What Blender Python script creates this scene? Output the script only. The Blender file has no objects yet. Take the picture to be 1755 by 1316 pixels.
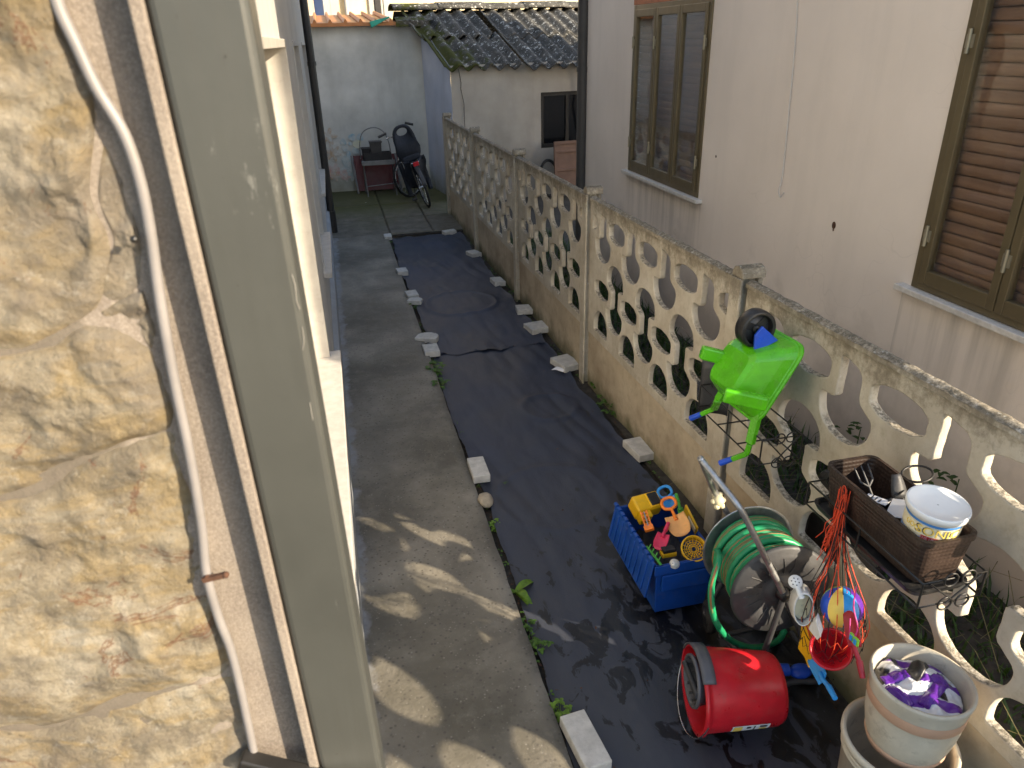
import bpy, bmesh, math, random
from mathutils import Vector, Matrix, noise
random.seed(7)
sc = bpy.context.scene
COL = sc.collection
R_ = math.radians

# ------------------------------------------------------------------ camera
F = 1250.0; CX, CY = 877.5, 658.0; H = 2.4
Yc = Vector((550-CX, 75-CY, F)).normalized()
_nx = 73.0; _ny = (F*F + (550-CX)*_nx)/(CY-75)
Zc = -Vector((_nx, _ny, F)).normalized()
Xc = Yc.cross(Zc)
RW = Matrix((Xc, Yc, Zc))                       # world = RW @ cam(x right, y down, z fwd)
CAMP = Vector((0, 0, H))
cd = bpy.data.cameras.new('camera'); cam = bpy.data.objects.new('camera', cd); COL.objects.link(cam)
m3 = Matrix((RW @ Vector((1,0,0)), RW @ Vector((0,-1,0)), RW @ Vector((0,0,-1)))).transposed()
cam.matrix_world = Matrix.Translation(CAMP) @ m3.to_4x4()
cd.sensor_fit = 'HORIZONTAL'; cd.sensor_width = 36; cd.lens = F/1755*36
cd.clip_start = .02; cd.clip_end = 500
cd.dof.use_dof = True; cd.dof.focus_distance = 4.0; cd.dof.aperture_fstop = 7.5
sc.camera = cam
def at(px, py, X=None, Y=None, Z=None):
    """direction of a photo pixel, cut with the plane of the thing it touches"""
    d = RW @ Vector((px-CX, py-CY, F))
    if X is not None: t = X/d.x
    elif Y is not None: t = Y/d.y
    else: t = (Z-H)/d.z
    return d*t + CAMP
# ------------------------------------------------------------------ light
SUN_EL = R_(23.5); SUN_AZ = R_(134)           # azimuth from +Y towards +X
S = Vector((math.sin(SUN_AZ)*math.cos(SUN_EL), math.cos(SUN_AZ)*math.cos(SUN_EL), math.sin(SUN_EL)))
w = bpy.data.worlds.new('World'); sc.world = w; w.use_nodes = True
nt = w.node_tree; sky = nt.nodes.new('ShaderNodeTexSky'); sky.sky_type = 'NISHITA'; sky.sun_disc = False
sky.sun_elevation = SUN_EL; sky.sun_rotation = SUN_AZ; sky.altitude = 50
nt.links.new(sky.outputs[0], nt.nodes['Background'].inputs[0]); nt.nodes['Background'].inputs[1].default_value = .15
sl = bpy.data.lights.new('sun', 'SUN'); sl.energy = 4.3; sl.angle = R_(.55); sl.color = (1, .88, .70)
so = bpy.data.objects.new('sun', sl); COL.objects.link(so); so.rotation_euler = (-S).to_track_quat('-Z', 'Y').to_euler(); so.location = (6, -6, 8)
sc.view_settings.view_transform = 'Standard'; sc.view_settings.look = 'None'
sc.view_settings.exposure = 1.5; sc.view_settings.gamma = 1
sc.view_settings.use_white_balance = True; sc.view_settings.white_balance_temperature = 6950; sc.view_settings.white_balance_tint = 10
sc.render.engine = 'CYCLES'
cy = sc.cycles; cy.use_denoising = True; cy.max_bounces = 8; cy.diffuse_bounces = 5; cy.glossy_bounces = 4
cy.transmission_bounces = 6; cy.transparent_max_bounces = 12; cy.caustics_reflective = True; cy.caustics_refractive = False
cy.sample_clamp_indirect = 60; cy.blur_glossy = .5

# ------------------------------------------------------------------ materials
class NT:
    def __init__(s, name):
        s.m = bpy.data.materials.new(name); s.m.use_nodes = True; s.t = s.m.node_tree
        s.b = s.t.nodes['Principled BSDF']; s.pos = s.t.nodes.new('ShaderNodeNewGeometry').outputs['Position']
    def n(s, k): return s.t.nodes.new(k)
    def L(s, a, b):
        if hasattr(a, 'is_output'): s.t.links.new(a, b)
        else: b.default_value = a
    def noise(s, scale, detail=6, rough=.6, vec=None, dist=0):
        n = s.n('ShaderNodeTexNoise'); s.L(vec or s.pos, n.inputs['Vector']); n.inputs['Scale'].default_value = scale
        n.inputs['Detail'].default_value = detail; n.inputs['Roughness'].default_value = rough; n.inputs['Distortion'].default_value = dist
        return n.outputs['Fac']
    def vor(s, scale, vec=None, feat='F1', out='Distance', rnd=1):
        n = s.n('ShaderNodeTexVoronoi'); n.feature = feat; s.L(vec or s.pos, n.inputs['Vector']); n.inputs['Scale'].default_value = scale
        n.inputs['Randomness'].default_value = rnd
        return n.outputs[out]
    def wave(s, scale, vec=None, dist=2, axis='X', detail=3):
        n = s.n('ShaderNodeTexWave'); n.bands_direction = axis; s.L(vec or s.pos, n.inputs['Vector']); n.inputs['Scale'].default_value = scale
        n.inputs['Distortion'].default_value = dist; n.inputs['Detail'].default_value = detail
        return n.outputs['Fac']
    def ramp(s, f, *st):
        n = s.n('ShaderNodeValToRGB'); s.L(f, n.inputs[0]); e = n.color_ramp.elements
        while len(e) < len(st): e.new(.5)
        for i, (p, c) in enumerate(st):
            e[i].position = p; e[i].color = (*c, 1) if isinstance(c, tuple) else (c, c, c, 1)
        return n.outputs[0]
    def mix(s, f, a, b, mode='MIX'):
        n = s.n('ShaderNodeMix'); n.data_type = 'RGBA'; n.blend_type = mode
        s.L(f, n.inputs[0])
        for v, i in ((a, 6), (b, 7)):
            if isinstance(v, tuple): v = (*v[:3], 1)
            s.L(v, n.inputs[i])
        return n.outputs[2]
    def math(s, op, a, b=0.0, c=None):
        n = s.n('ShaderNodeMath'); n.operation = op; n.use_clamp = False; s.L(a, n.inputs[0]); s.L(b, n.inputs[1])
        if c is not None: s.L(c, n.inputs[2])
        return n.outputs[0]
    def sep(s):
        n = s.n('ShaderNodeSeparateXYZ'); s.L(s.pos, n.inputs[0]); return n.outputs
    def map(s, scale, rot=(0,0,0), loc=(0,0,0), vec=None):
        n = s.n('ShaderNodeMapping'); s.L(vec or s.pos, n.inputs[0]); n.inputs['Scale'].default_value = scale
        n.inputs['Rotation'].default_value = rot; n.inputs['Location'].default_value = loc; return n.outputs[0]
    def rng(s, v, a, b, c=0.0, d=1.0):
        n = s.n('ShaderNodeMapRange'); s.L(v, n.inputs[0]); 
        for i, x in enumerate((a, b, c, d)): n.inputs[i+1].default_value = x
        return n.outputs[0]
    def bump(s, h, strength=.3, dist=.01, prev=None):
        n = s.n('ShaderNodeBump'); n.inputs['Strength'].default_value = strength; n.inputs['Distance'].default_value = dist
        s.L(h, n.inputs['Height'])
        if prev is not None: s.L(prev, n.inputs['Normal'])
        return n.outputs[0]
    def done(s, col=None, rough=None, nrm=None, metal=None, spec=None, **kw):
        if col is not None: s.L((*col, 1) if isinstance(col, tuple) else col, s.b.inputs['Base Color'])
        if rough is not None: s.L(rough, s.b.inputs['Roughness'])
        if nrm is not None: s.L(nrm, s.b.inputs['Normal'])
        if metal is not None: s.L(metal, s.b.inputs['Metallic'])
        if spec is not None: s.L(spec, s.b.inputs['Specular IOR Level'])
        for k, v in kw.items(): s.L(v, s.b.inputs[k.replace('_', ' ')])
        return s.m
M = {}
def sh(c, k): return tuple(min(1, x*k) for x in c)
def plain(name, c, rough=.5, var=.25, scale=12, metal=0, bump=.0, bscale=80, spec=.5, dirt=0, **kw):
    q = NT(name); f = q.noise(scale, 5)
    col = q.ramp(f, (.3, sh(c, 1-var)), (.7, sh(c, 1+var*.6)))
    if dirt:
        d = q.ramp(q.noise(scale*2.3, 8, .7), (.55, 0.0), (.75, dirt)); col = q.mix(d, col, (.14, .12, .09))
    nr = q.bump(q.noise(bscale, 4), bump, .004) if bump else None
    r = q.rng(q.noise(scale*1.7, 4), .3, .7, max(0, rough-.08), min(1, rough+.1))
    M[name] = q.done(col, r, nr, metal, spec, **kw); return M[name]
# toys and small plastics
for nm, c, r in (('green_plastic', (.085,.45,.008), .27), ('blue_plastic', (.01,.08,.55), .35), ('crate_blue', (.004,.06,.30), .42),
                 ('red_plastic', (.55,.012,.022), .33), ('dark_red', (.38,.01,.025), .4), ('yellow_plastic', (.75,.42,.01), .35), ('orange_plastic', (.9,.22,.02), .35),
                 ('pale_orange', (.85,.42,.14), .4), ('sky_plastic', (.02,.30,.75), .38), ('white_plastic', (.74,.73,.70), .4), ('black_plastic', (.012,.012,.013), .45),
                 ('grey_plastic', (.09,.09,.10), .42), ('dark_grey_plastic', (.035,.036,.04), .5), ('lime_plastic', (.25,.6,.05), .4), ('pink_red', (.65,.03,.09), .4),
                 ('leaf_green_plastic', (.06,.33,.04), .45), ('hose_green', (.008,.27,.11), .38), ('hose_stripe', (.30,.13,.05), .45), ('orange_string', (.75,.07,.02), .6),
                 ('black_string', (.015,.012,.012), .7), ('cream_plastic', (.62,.55,.36), .5), ('purple_film', (.10,.02,.28), .25), ('teal_plastic', (.0,.30,.22), .4), ('magenta_string', (.75,.05,.25), .5)):
    plain(nm, c, r, .2, 11, dirt=.3, bump=.06, bscale=160)
plain('unlit_room_glass', (.004,.005,.007), .15, .1, spec=.35)  # shed pane: near-black colour stands for the unlit room behind it
plain('tub_white', (.80,.80,.78), .35, .04, 8)
plain('bag_white', (.62,.64,.68), .38, .12, 20, bump=.5, bscale=60)
plain('paper', (.68,.68,.70), .7, .05)
plain('print_blue', (.30,.45,.75), .35, .2, 30); plain('print_yellow', (.85,.60,.12), .4, .1); plain('print_cream', (.80,.72,.50), .4, .1, 30)
plain('print_red', (.6,.02,.03), .4, .1); plain('print_dark', (.02,.02,.03), .5, .1); plain('stripe_blue', (.05,.22,.55), .35, .1)
plain('pot_cream', (.53,.48,.385), .5, .2, 7, bump=.15, bscale=120, dirt=.65); plain('pot_band', (.50,.31,.21), .5, .1)
plain('galvanised', (.42,.43,.44), .42, .3, 25, metal=.85, bump=.1); plain('dark_steel', (.05,.05,.053), .5, .25, 25, metal=.15, bump=.1)
plain('black_metal', (.014,.013,.012), .4, .2); plain('rust', (.075,.032,.016), .85, .5, 60, bump=.4, bscale=200)
plain('tyre', (.012,.012,.012), .75, .2); plain('chrome', (.55,.55,.55), .25, .1, metal=1)
plain('navy_cloth', (.010,.014,.024), .75, .3, 12, bump=.5, bscale=40); plain('maroon', (.10,.008,.011), .5, .25, 10)
plain('grey_metal', (.20,.20,.20), .45, .2, metal=.4); plain('dark_box', (.02,.017,.017), .6, .3); plain('bin_grey', (.055,.05,.048), .5, .3, 8)
plain('cable_white', (.185,.172,.168), .5, .18, 14, dirt=.35); plain('pipe_grey', (.055,.057,.050), .45, .10, 5, bump=.06, bscale=30, dirt=.08)
q = NT('pipe_grey'); n1 = q.noise(4, 5); st = q.noise(22, 6, .65, q.map((1,1,.06))); c = q.ramp(n1, (.3,(.036,.0375,.034)), (.7,(.048,.0495,.045)))
c = q.mix(q.ramp(st, (.5,0.0), (.75,.55)), c, (.034,.033,.028)); c = q.mix(q.ramp(q.noise(14, 8, .75, q.map((1,1,.3))), (.64,0.0), (.68,.8)), c, (.13,.13,.12)); c = q.mix(q.ramp(q.noise(60, 6, .7), (.66,0.0), (.70,.9)), c, (.02,.018,.015))
M['pipe_grey'] = q.done(c, q.ramp(st, (.3,.36), (.7,.55)), q.bump(q.noise(30, 4), .08, .004))
plain('pipe_brown', (.055,.05,.047), .5, .15); plain('pipe_black', (.012,.011,.011), .5, .2)
plain('marble', (.42,.395,.36), .4, .18, 18, bump=.06, dirt=.25); plain('frame_brown', (.135,.105,.058), .38, .14, 6, metal=.25); plain('hinge_metal', (.33,.30,.23), .4, .1, metal=.6)
plain('frame_white', (.36,.335,.30), .45, .12, 10, dirt=.25); plain('lintel_orange', (.42,.16,.08), .7, .2); plain('copper_tin', (.42,.17,.06), .5, .2, 6, metal=.2, dirt=.3)
plain('soil', (.045,.038,.03), .95, .5, 20, bump=1, bscale=45); plain('brick_pave', (.50,.48,.44), .85, .22, 22, bump=.6, bscale=130, dirt=.25)
plain('pebble', (.36,.30,.22), .8, .3, 30, bump=.4); plain('sill_white', (.60,.575,.54), .5, .2, 25, dirt=.35); plain('curtain', (.45,.44,.42), .8, .2)
plain('slab_wood', (.17,.095,.068), .6, .2, 6, bump=.1); plain('wire_pale', (.60,.57,.54), .5, .06); plain('rubber_black', (.013,.013,.013), .65, .2)
plain('cream_wall', (.70,.56,.34), .85, .1, 2); plain('blue_wall_far', (.22,.35,.70), .8, .1, 2); plain('grey_far', (.36,.35,.33), .8, .1, 3); plain('stone_far', (.5,.4,.3), .85, .25, 3)
plain('mortar_white', (.3,.28,.25), .9, .2, 40, bump=.6, bscale=90)

def leafmat(name, c):
    q = NT(name); col = q.ramp(q.noise(30, 4), (.3, sh(c,.6)), (.7, sh(c,1.3)))
    q.done(col, .5, None, 0, .4)
    q.b.inputs['Subsurface Weight'].default_value = 0
    tr = q.n('ShaderNodeBsdfTranslucent'); q.L(col, tr.inputs[0]); mx = q.n('ShaderNodeMixShader'); mx.inputs[0].default_value = .3
    q.t.links.new(q.b.outputs[0], mx.inputs[1]); q.t.links.new(tr.outputs[0], mx.inputs[2])
    q.t.links.new(mx.outputs[0], q.t.nodes['Material Output'].inputs[0]); M[name] = q.m
leafmat('leaf', (.07,.15,.02)); leafmat('leaf_bright', (.13,.24,.025)); leafmat('grass_dark', (.035,.075,.014)); leafmat('grass_dry', (.16,.14,.06))

def glassmat(name, tint=(.85,.88,.86), rough=.02, refl=1.5):
    q = NT(name); t = q.n('ShaderNodeBsdfTransparent'); t.inputs[0].default_value = (*tint, 1)
    g = q.n('ShaderNodeBsdfGlossy'); g.inputs['Roughness'].default_value = rough; g.inputs[0].default_value = (1,1,1,1)
    lw = q.n('ShaderNodeLayerWeight'); fz = q.math('MULTIPLY_ADD', q.math('POWER', lw.outputs['Facing'], 5), 1-refl, refl)
    bp = q.bump(q.noise(2.2, 2), .08, .02); q.L(bp, g.inputs['Normal'])
    mx = q.n('ShaderNodeMixShader'); q.t.links.new(fz, mx.inputs[0]); q.t.links.new(t.outputs[0], mx.inputs[1]); q.t.links.new(g.outputs[0], mx.inputs[2])
    q.t.links.new(mx.outputs[0], q.t.nodes['Material Output'].inputs[0]); M[name] = q.m
glassmat('glass', (.96,.96,.95), refl=.05); glassmat('glass_far', (.9,.9,.9), .03, .14); glassmat('glass_mirror', (.6,.62,.62), .16, .48); glassmat('clear_plastic', (.8,.82,.82), .25, .06)

# concrete path
q = NT('path_concrete'); n1 = q.noise(1.6, 8, .65, dist=.4); n2 = q.noise(.7, 5, .6); n3 = q.noise(9, 8, .7)
c = q.ramp(n1, (.32,(.088,.079,.063)), (.5,(.19,.171,.138)), (.68,(.30,.272,.22)))
c = q.mix(q.ramp(n2, (.42,0.0), (.6,.75)), c, (.072,.065,.047))
c = q.mix(q.ramp(n3, (.5,0.0), (.8,.6)), c, (.23,.21,.175))
v = q.vor(48); sp = q.ramp(v, (.08,1.0), (.26,0.0)); sm = q.ramp(q.noise(13, 6, .7), (.45,0.0), (.66,.75)); c = q.mix(q.math('MULTIPLY', sp, sm), c, (.33,.31,.265))
sp2 = q.ramp(q.vor(36, q.map((1,1,1), loc=(3,2,1))), (.1,.75), (.28,0.0)); c = q.mix(sp2, c, (.07,.06,.05))
xx = q.sep()                                             # pale splashes of wall render along the house foot
edge = q.math('ADD', xx[0], q.math('MULTIPLY', q.noise(7, 5, .7), -.16)); c = q.mix(q.math('MULTIPLY', q.rng(edge, -.20, -.175, .8, 0), q.ramp(q.noise(5, 6, .7), (.35,.15), (.6,1.0))), c, (.25,.255,.265))
hb = q.math('ADD', q.math('MULTIPLY', v, .5), q.noise(60, 6, .7))
M['path_concrete'] = q.done(c, q.ramp(n1, (.3,.6), (.7,.9)), q.bump(hb, .5, .004, q.bump(n3, .5, .01)))
# mossy courtyard slabs
q = NT('mossy_slab'); n1 = q.noise(1.3, 8, .65); n2 = q.noise(6, 6, .7)
c = q.ramp(n2, (.3,(.07,.062,.045)), (.7,(.165,.15,.12)))
g = q.math('ADD', q.math('MULTIPLY', q.rng(q.sep()[1], 10.2, 12.6), .55), n1); c = q.mix(q.ramp(g, (.62,0.0), (1.0,.85)), c, (.07,.075,.02))
M['mossy_slab'] = q.done(c, .9, q.bump(q.noise(40, 6, .7), .5, .006))
# weed membrane
q = NT('membrane'); n1 = q.noise(1.4, 6, .6, dist=.6); n2 = q.noise(5, 8, .7, q.map((1,.35,1), (0,0,.3)))
c = q.ramp(n1, (.3,(.011,.015,.029)), (.55,(.020,.027,.050)), (.75,(.036,.046,.078)))
c = q.mix(q.rng(q.sep()[1], 2.0, 4.2, .8, 0), c, (.040,.043,.052))
c = q.mix(q.ramp(n2, (.52,0.0), (.8,.55)), c, (.06,.064,.07))
wp = q.math('SUBTRACT', q.noise(10, 5, .6, q.map((1,.6,1), (0,0,.6)), .8), q.math('MULTIPLY', q.math('ABSOLUTE', q.math('SUBTRACT', q.sep()[1], 2.35)), .16))
wx = q.math('ADD', wp, q.math('MULTIPLY', q.math('SUBTRACT', q.sep()[0], 1.05), .22)); wet = q.ramp(wx, (.46,0.0), (.49,1.0))
c = q.mix(wet, c, (.003,.003,.0035))
dust = q.ramp(q.vor(9), (.0,1.0), (.035,0.0)); c = q.mix(q.math('MULTIPLY', dust, .35), c, (.3,.3,.28))
weave = q.math('MULTIPLY', q.wave(85, axis='X', dist=0), q.wave(85, axis='Y', dist=0))
M['membrane'] = q.done(c, q.mix(wet, q.ramp(n1, (.3,.46), (.7,.62)), (.42,.42,.42)), q.bump(weave, .25, .002, q.bump(n2, .35, .012, q.bump(q.noise(16, 4, .5, q.map((1,.4,1), (0,0,.5))), .25, .008))), 0, .5)
# weathered cast concrete of the fence
q = NT('fence_concrete'); n1 = q.noise(3.5, 8, .65); n2 = q.noise(22, 8, .7); z = q.sep()[2]; st = q.noise(9, 6, .65, q.map((1,1,.22)))
c = q.ramp(n1, (.3,(.37,.315,.24)), (.55,(.51,.455,.365)), (.75,(.61,.565,.48)))
c = q.mix(q.ramp(n2, (.5,0.0), (.75,.45)), c, (.27,.22,.15))
tm = q.math('ADD', q.math('ADD', q.rng(z, 1.05, 1.38, -.38, .10), q.math('MULTIPLY', q.noise(38, 8, .75), .55)), q.math('MULTIPLY', st, .6)); c = q.mix(q.ramp(tm, (.52,0.0), (.66,.55), (.9,.92)), c, (.085,.066,.038))
li = q.ramp(q.noise(30, 8, .75), (.60,0.0), (.68,1.0)); up = q.n('ShaderNodeNewGeometry'); us = q.n('ShaderNodeSeparateXYZ'); q.L(up.outputs['Normal'], us.inputs[0])
lm = q.math('MULTIPLY', li, q.rng(q.math('ADD', q.math('MULTIPLY', q.math('ABSOLUTE', us.outputs[0]), -1), 1.0), .1, .8)); c = q.mix(lm, c, (.60,.58,.52))
tp = q.rng(us.outputs[2], .5, .9); c = q.mix(q.math('MULTIPLY', tp, q.ramp(q.noise(55, 8, .8), (.42,0.0), (.56,.9))), c, (.085,.075,.055)); c = q.mix(q.math('MULTIPLY', tp, q.ramp(q.noise(48, 8, .8, q.map((1,1,1), loc=(3,5,1))), (.56,0.0), (.64,.8))), c, (.50,.49,.45))
gb = q.math('ADD', q.rng(z, .0, .14, .3, 0), q.math('MULTIPLY', n1, .6)); c = q.mix(q.ramp(gb, (.5,0.0), (.7,.8)), c, (.085,.085,.03))
fr = q.math('ADD', q.rng(q.sep()[1], 5.5, 10.5, 0, .25), q.math('MULTIPLY', q.noise(1.2, 5), .5)); c = q.mix(q.ramp(fr, (.4,0.0), (.65,.5)), c, (.17,.145,.105))
M['fence_concrete'] = q.done(c, .92, q.bump(q.noise(45, 8, .75), .6, .006, q.bump(n1, .3, .01)))
# smoother rendered plinth slab
q = NT('plinth_concrete'); n1 = q.noise(2.6, 8, .6); c = q.ramp(n1, (.3,(.33,.25,.165)), (.6,(.50,.41,.29)), (.8,(.57,.49,.36)))
c = q.mix(q.ramp(q.noise(13, 8, .7), (.5,0.0), (.8,.45)), c, (.17,.13,.08)); z = q.sep()[2]
gb = q.math('ADD', q.rng(z, -.05, .2, .42, 0), q.math('MULTIPLY', q.noise(5, 6), .6)); c = q.mix(q.ramp(gb, (.45,0.0), (.68,.85)), c, (.075,.08,.03))
M['plinth_concrete'] = q.done(c, .9, q.bump(q.noise(50, 6, .7), .35, .004))
def plaster(name, c1, c2, c3, sc_=1.1, streak=.35, bump=.25, low=None, drip=False):
    q = NT(name); n1 = q.noise(sc_, 7, .6); n2 = q.noise(3.2, 6, .6, q.map((1,1,.12)))
    c = q.ramp(n1, (.3, c1), (.7, c2)); c = q.mix(q.ramp(n2, (.5,0.0), (.85,streak)), c, c3)
    if low:
        g = q.math('ADD', q.rng(q.sep()[2], low[0], low[1], .45, 0), q.math('MULTIPLY', q.noise(2.2, 6, .65), .6)); c = q.mix(q.ramp(g, (.42,0.0), (.72,.9)), c, low[2])
    wv_ = q.n('ShaderNodeVectorMath'); wv_.operation = 'ADD'; nn_ = q.n('ShaderNodeTexNoise'); nn_.inputs['Scale'].default_value = 2.5; q.L(q.pos, nn_.inputs['Vector']); q.L(q.pos, wv_.inputs[0]); q.L(nn_.outputs['Color'], wv_.inputs[1])
    cr = q.ramp(q.vor(.85, wv_.outputs[0], 'DISTANCE_TO_EDGE'), (.0,.13), (.004,0.0)); c = q.mix(q.math('MULTIPLY', cr, q.ramp(q.noise(.8, 3), (.52,0.0), (.6,1.0))), c, sh(c3, .45))
    if drip:
        yy, zz = q.sep()[1], q.sep()[2]; ok = q.math('ADD', q.math('MULTIPLY', q.math('GREATER_THAN', yy, 1.47), q.math('LESS_THAN', yy, 3.09)), q.math('MULTIPLY', q.math('GREATER_THAN', yy, 5.38), q.math('LESS_THAN', yy, 7.0)))
        dm = q.math('MULTIPLY', q.math('MULTIPLY', ok, q.rng(zz, .35, 1.17, 0, 1)), q.ramp(q.noise(9, 5, .6, q.map((1,1,.07))), (.42,0.0), (.7,.6))); dm = q.math('MULTIPLY', dm, q.math('LESS_THAN', zz, 1.175)); c = q.mix(dm, c, (.24,.22,.195))
    sp = q.ramp(q.vor(13), (.0,1.0), (.03,0.0)); c = q.mix(q.math('MULTIPLY', sp, .35), c, sh(c3, .5))
    M[name] = q.done(c, .9, q.bump(q.noise(70, 6, .7), bump, .004, q.bump(n1, .15, .02))); return M[name]
plaster('pink_plaster', (.66,.59,.53), (.78,.70,.635), (.55,.505,.46), .7, .42, .18, (.1, 1.1, (.38,.335,.30)), True)
plaster('grey_facade', (.30,.295,.28), (.38,.37,.35), (.46,.45,.43), 2.0, .3)
plaster('grey_plinth', (.20,.21,.22), (.27,.28,.29), (.36,.37,.39), 5, .3)
plaster('back_plaster', (.42,.42,.39), (.66,.655,.61), (.33,.325,.295), 1.6, .65, .3, (-.1, .6, (.30,.28,.20)))
plaster('blue_plaster', (.40,.46,.60), (.52,.57,.70), (.33,.36,.42), 2.2, .6, .3, (-.2, .7, (.13,.14,.06)))
plaster('shed_plaster', (.29,.27,.235), (.43,.40,.36), (.22,.20,.17), 1.3, .4, .3, (.2, 1.5, (.24,.225,.20)))
q = NT('speckled_render'); v = q.vor(420); c = q.ramp(v, (.1,(.25,.213,.178)), (.7,(.17,.14,.115))); c = q.mix(q.ramp(q.noise(260, 4, .7), (.35,.7), (.6,0.0)), c, (.10,.08,.065)); c = q.mix(q.ramp(q.noise(5, 5), (.4,0.0), (.75,.5)), c, (.30,.26,.215))
ex = q.math('ADD', q.sep()[0], q.math('MULTIPLY', q.noise(16, 6, .7), .09)); c = q.mix(q.rng(ex, -.235, -.215, .75, 0), c, (.085,.07,.052))
M['speckled_render'] = q.done(c, .95, q.bump(q.noise(300, 5, .7), .55, .003))
# golden cladding stone
q = NT('wall_stone'); n1 = q.noise(5, 9, .62, dist=1.0); n2 = q.noise(16, 9, .7); n3 = q.noise(9, 6, .6, q.map((1,1,2.4), (0,.5,0)), 1.4)
c = q.ramp(n1, (.25,(.075,.066,.052)), (.42,(.165,.136,.095)), (.55,(.25,.212,.15)), (.7,(.32,.288,.23)))
c = q.mix(q.ramp(n3, (.45,0.0), (.62,.75)), c, (.235,.17,.078)); c = q.mix(q.ramp(n2, (.48,0.0), (.68,.8)), c, (.10,.083,.066)); c = q.mix(q.ramp(q.noise(3.1, 5, .6, q.map((1,1,1), loc=(9,2,4))), (.50,0.0), (.62,.55)), c, (.21,.18,.15))
c = q.mix(q.ramp(q.noise(7, 8, .7, q.map((1,1,1), loc=(5,1,3)), 2), (.60,0.0), (.63,.9), (.66,0.0)), c, (.12,.045,.018))
c = q.mix(q.ramp(q.noise(55, 6, .75), (.55,0.0), (.75,.6)), c, (.42,.39,.33))
M['wall_stone'] = q.done(c, .82, q.bump(n2, 1.0, .02, q.bump(q.noise(70, 7, .75), .9, .007)))
q = NT('stone_mortar'); c = q.ramp(q.noise(9, 7, .65), (.3,(.16,.138,.105)), (.7,(.29,.255,.20))); c = q.mix(q.ramp(q.noise(140, 5, .7), (.45,.6), (.7,0.0)), c, (.12,.10,.08))
M['stone_mortar'] = q.done(c, .95, q.bump(q.noise(90, 7, .75), .8, .006, q.bump(q.noise(14, 5), .6, .02)))
# old corrugated cement roof
q = NT('old_roof'); n1 = q.noise(3, 7, .65); c = q.ramp(n1, (.3,(.035,.034,.031)), (.6,(.085,.082,.075)), (.8,(.15,.145,.13)))
c = q.mix(q.ramp(q.noise(13, 8, .8), (.56,0.0), (.62,1.0)), c, (.60,.60,.56)); c = q.mix(q.ramp(q.noise(35, 8, .75), (.58,0.0), (.68,.8)), c, (.35,.35,.33))
s_ = q.sep(); ms = q.math('ADD', q.noise(5, 7, .65), q.math('ADD', q.rng(s_[0], 1.7, 2.9, .22, -.25), q.rng(s_[2], 1.9, 2.7, .1, -.22))); c = q.mix(q.ramp(ms, (.46,0.0), (.56,.95)), c, (.05,.055,.014))
M['old_roof'] = q.done(c, .95, q.bump(q.noise(30, 8, .75), .8, .015), 0, .1)
q = NT('slat_wood'); n1 = q.noise(4, 6, .6, q.map((1,.35,6))); c = q.ramp(n1, (.3,(.15,.082,.052)), (.7,(.27,.162,.108))); M['slat_wood'] = q.done(c, .5, q.bump(n1, .1, .003))
q = NT('rattan'); wv = q.math('MULTIPLY', q.wave(22, axis='Y', dist=0), q.wave(22, axis='Z', dist=0)); wv2 = q.math('MULTIPLY', q.wave(22, axis='X', dist=0), q.wave(22, axis='Z', dist=0))
c = q.ramp(q.noise(20, 4), (.3,(.020,.012,.009)), (.7,(.045,.028,.021))); M['rattan'] = q.done(c, .42, q.bump(q.math('ADD', wv, wv2), .25, .003))

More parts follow.
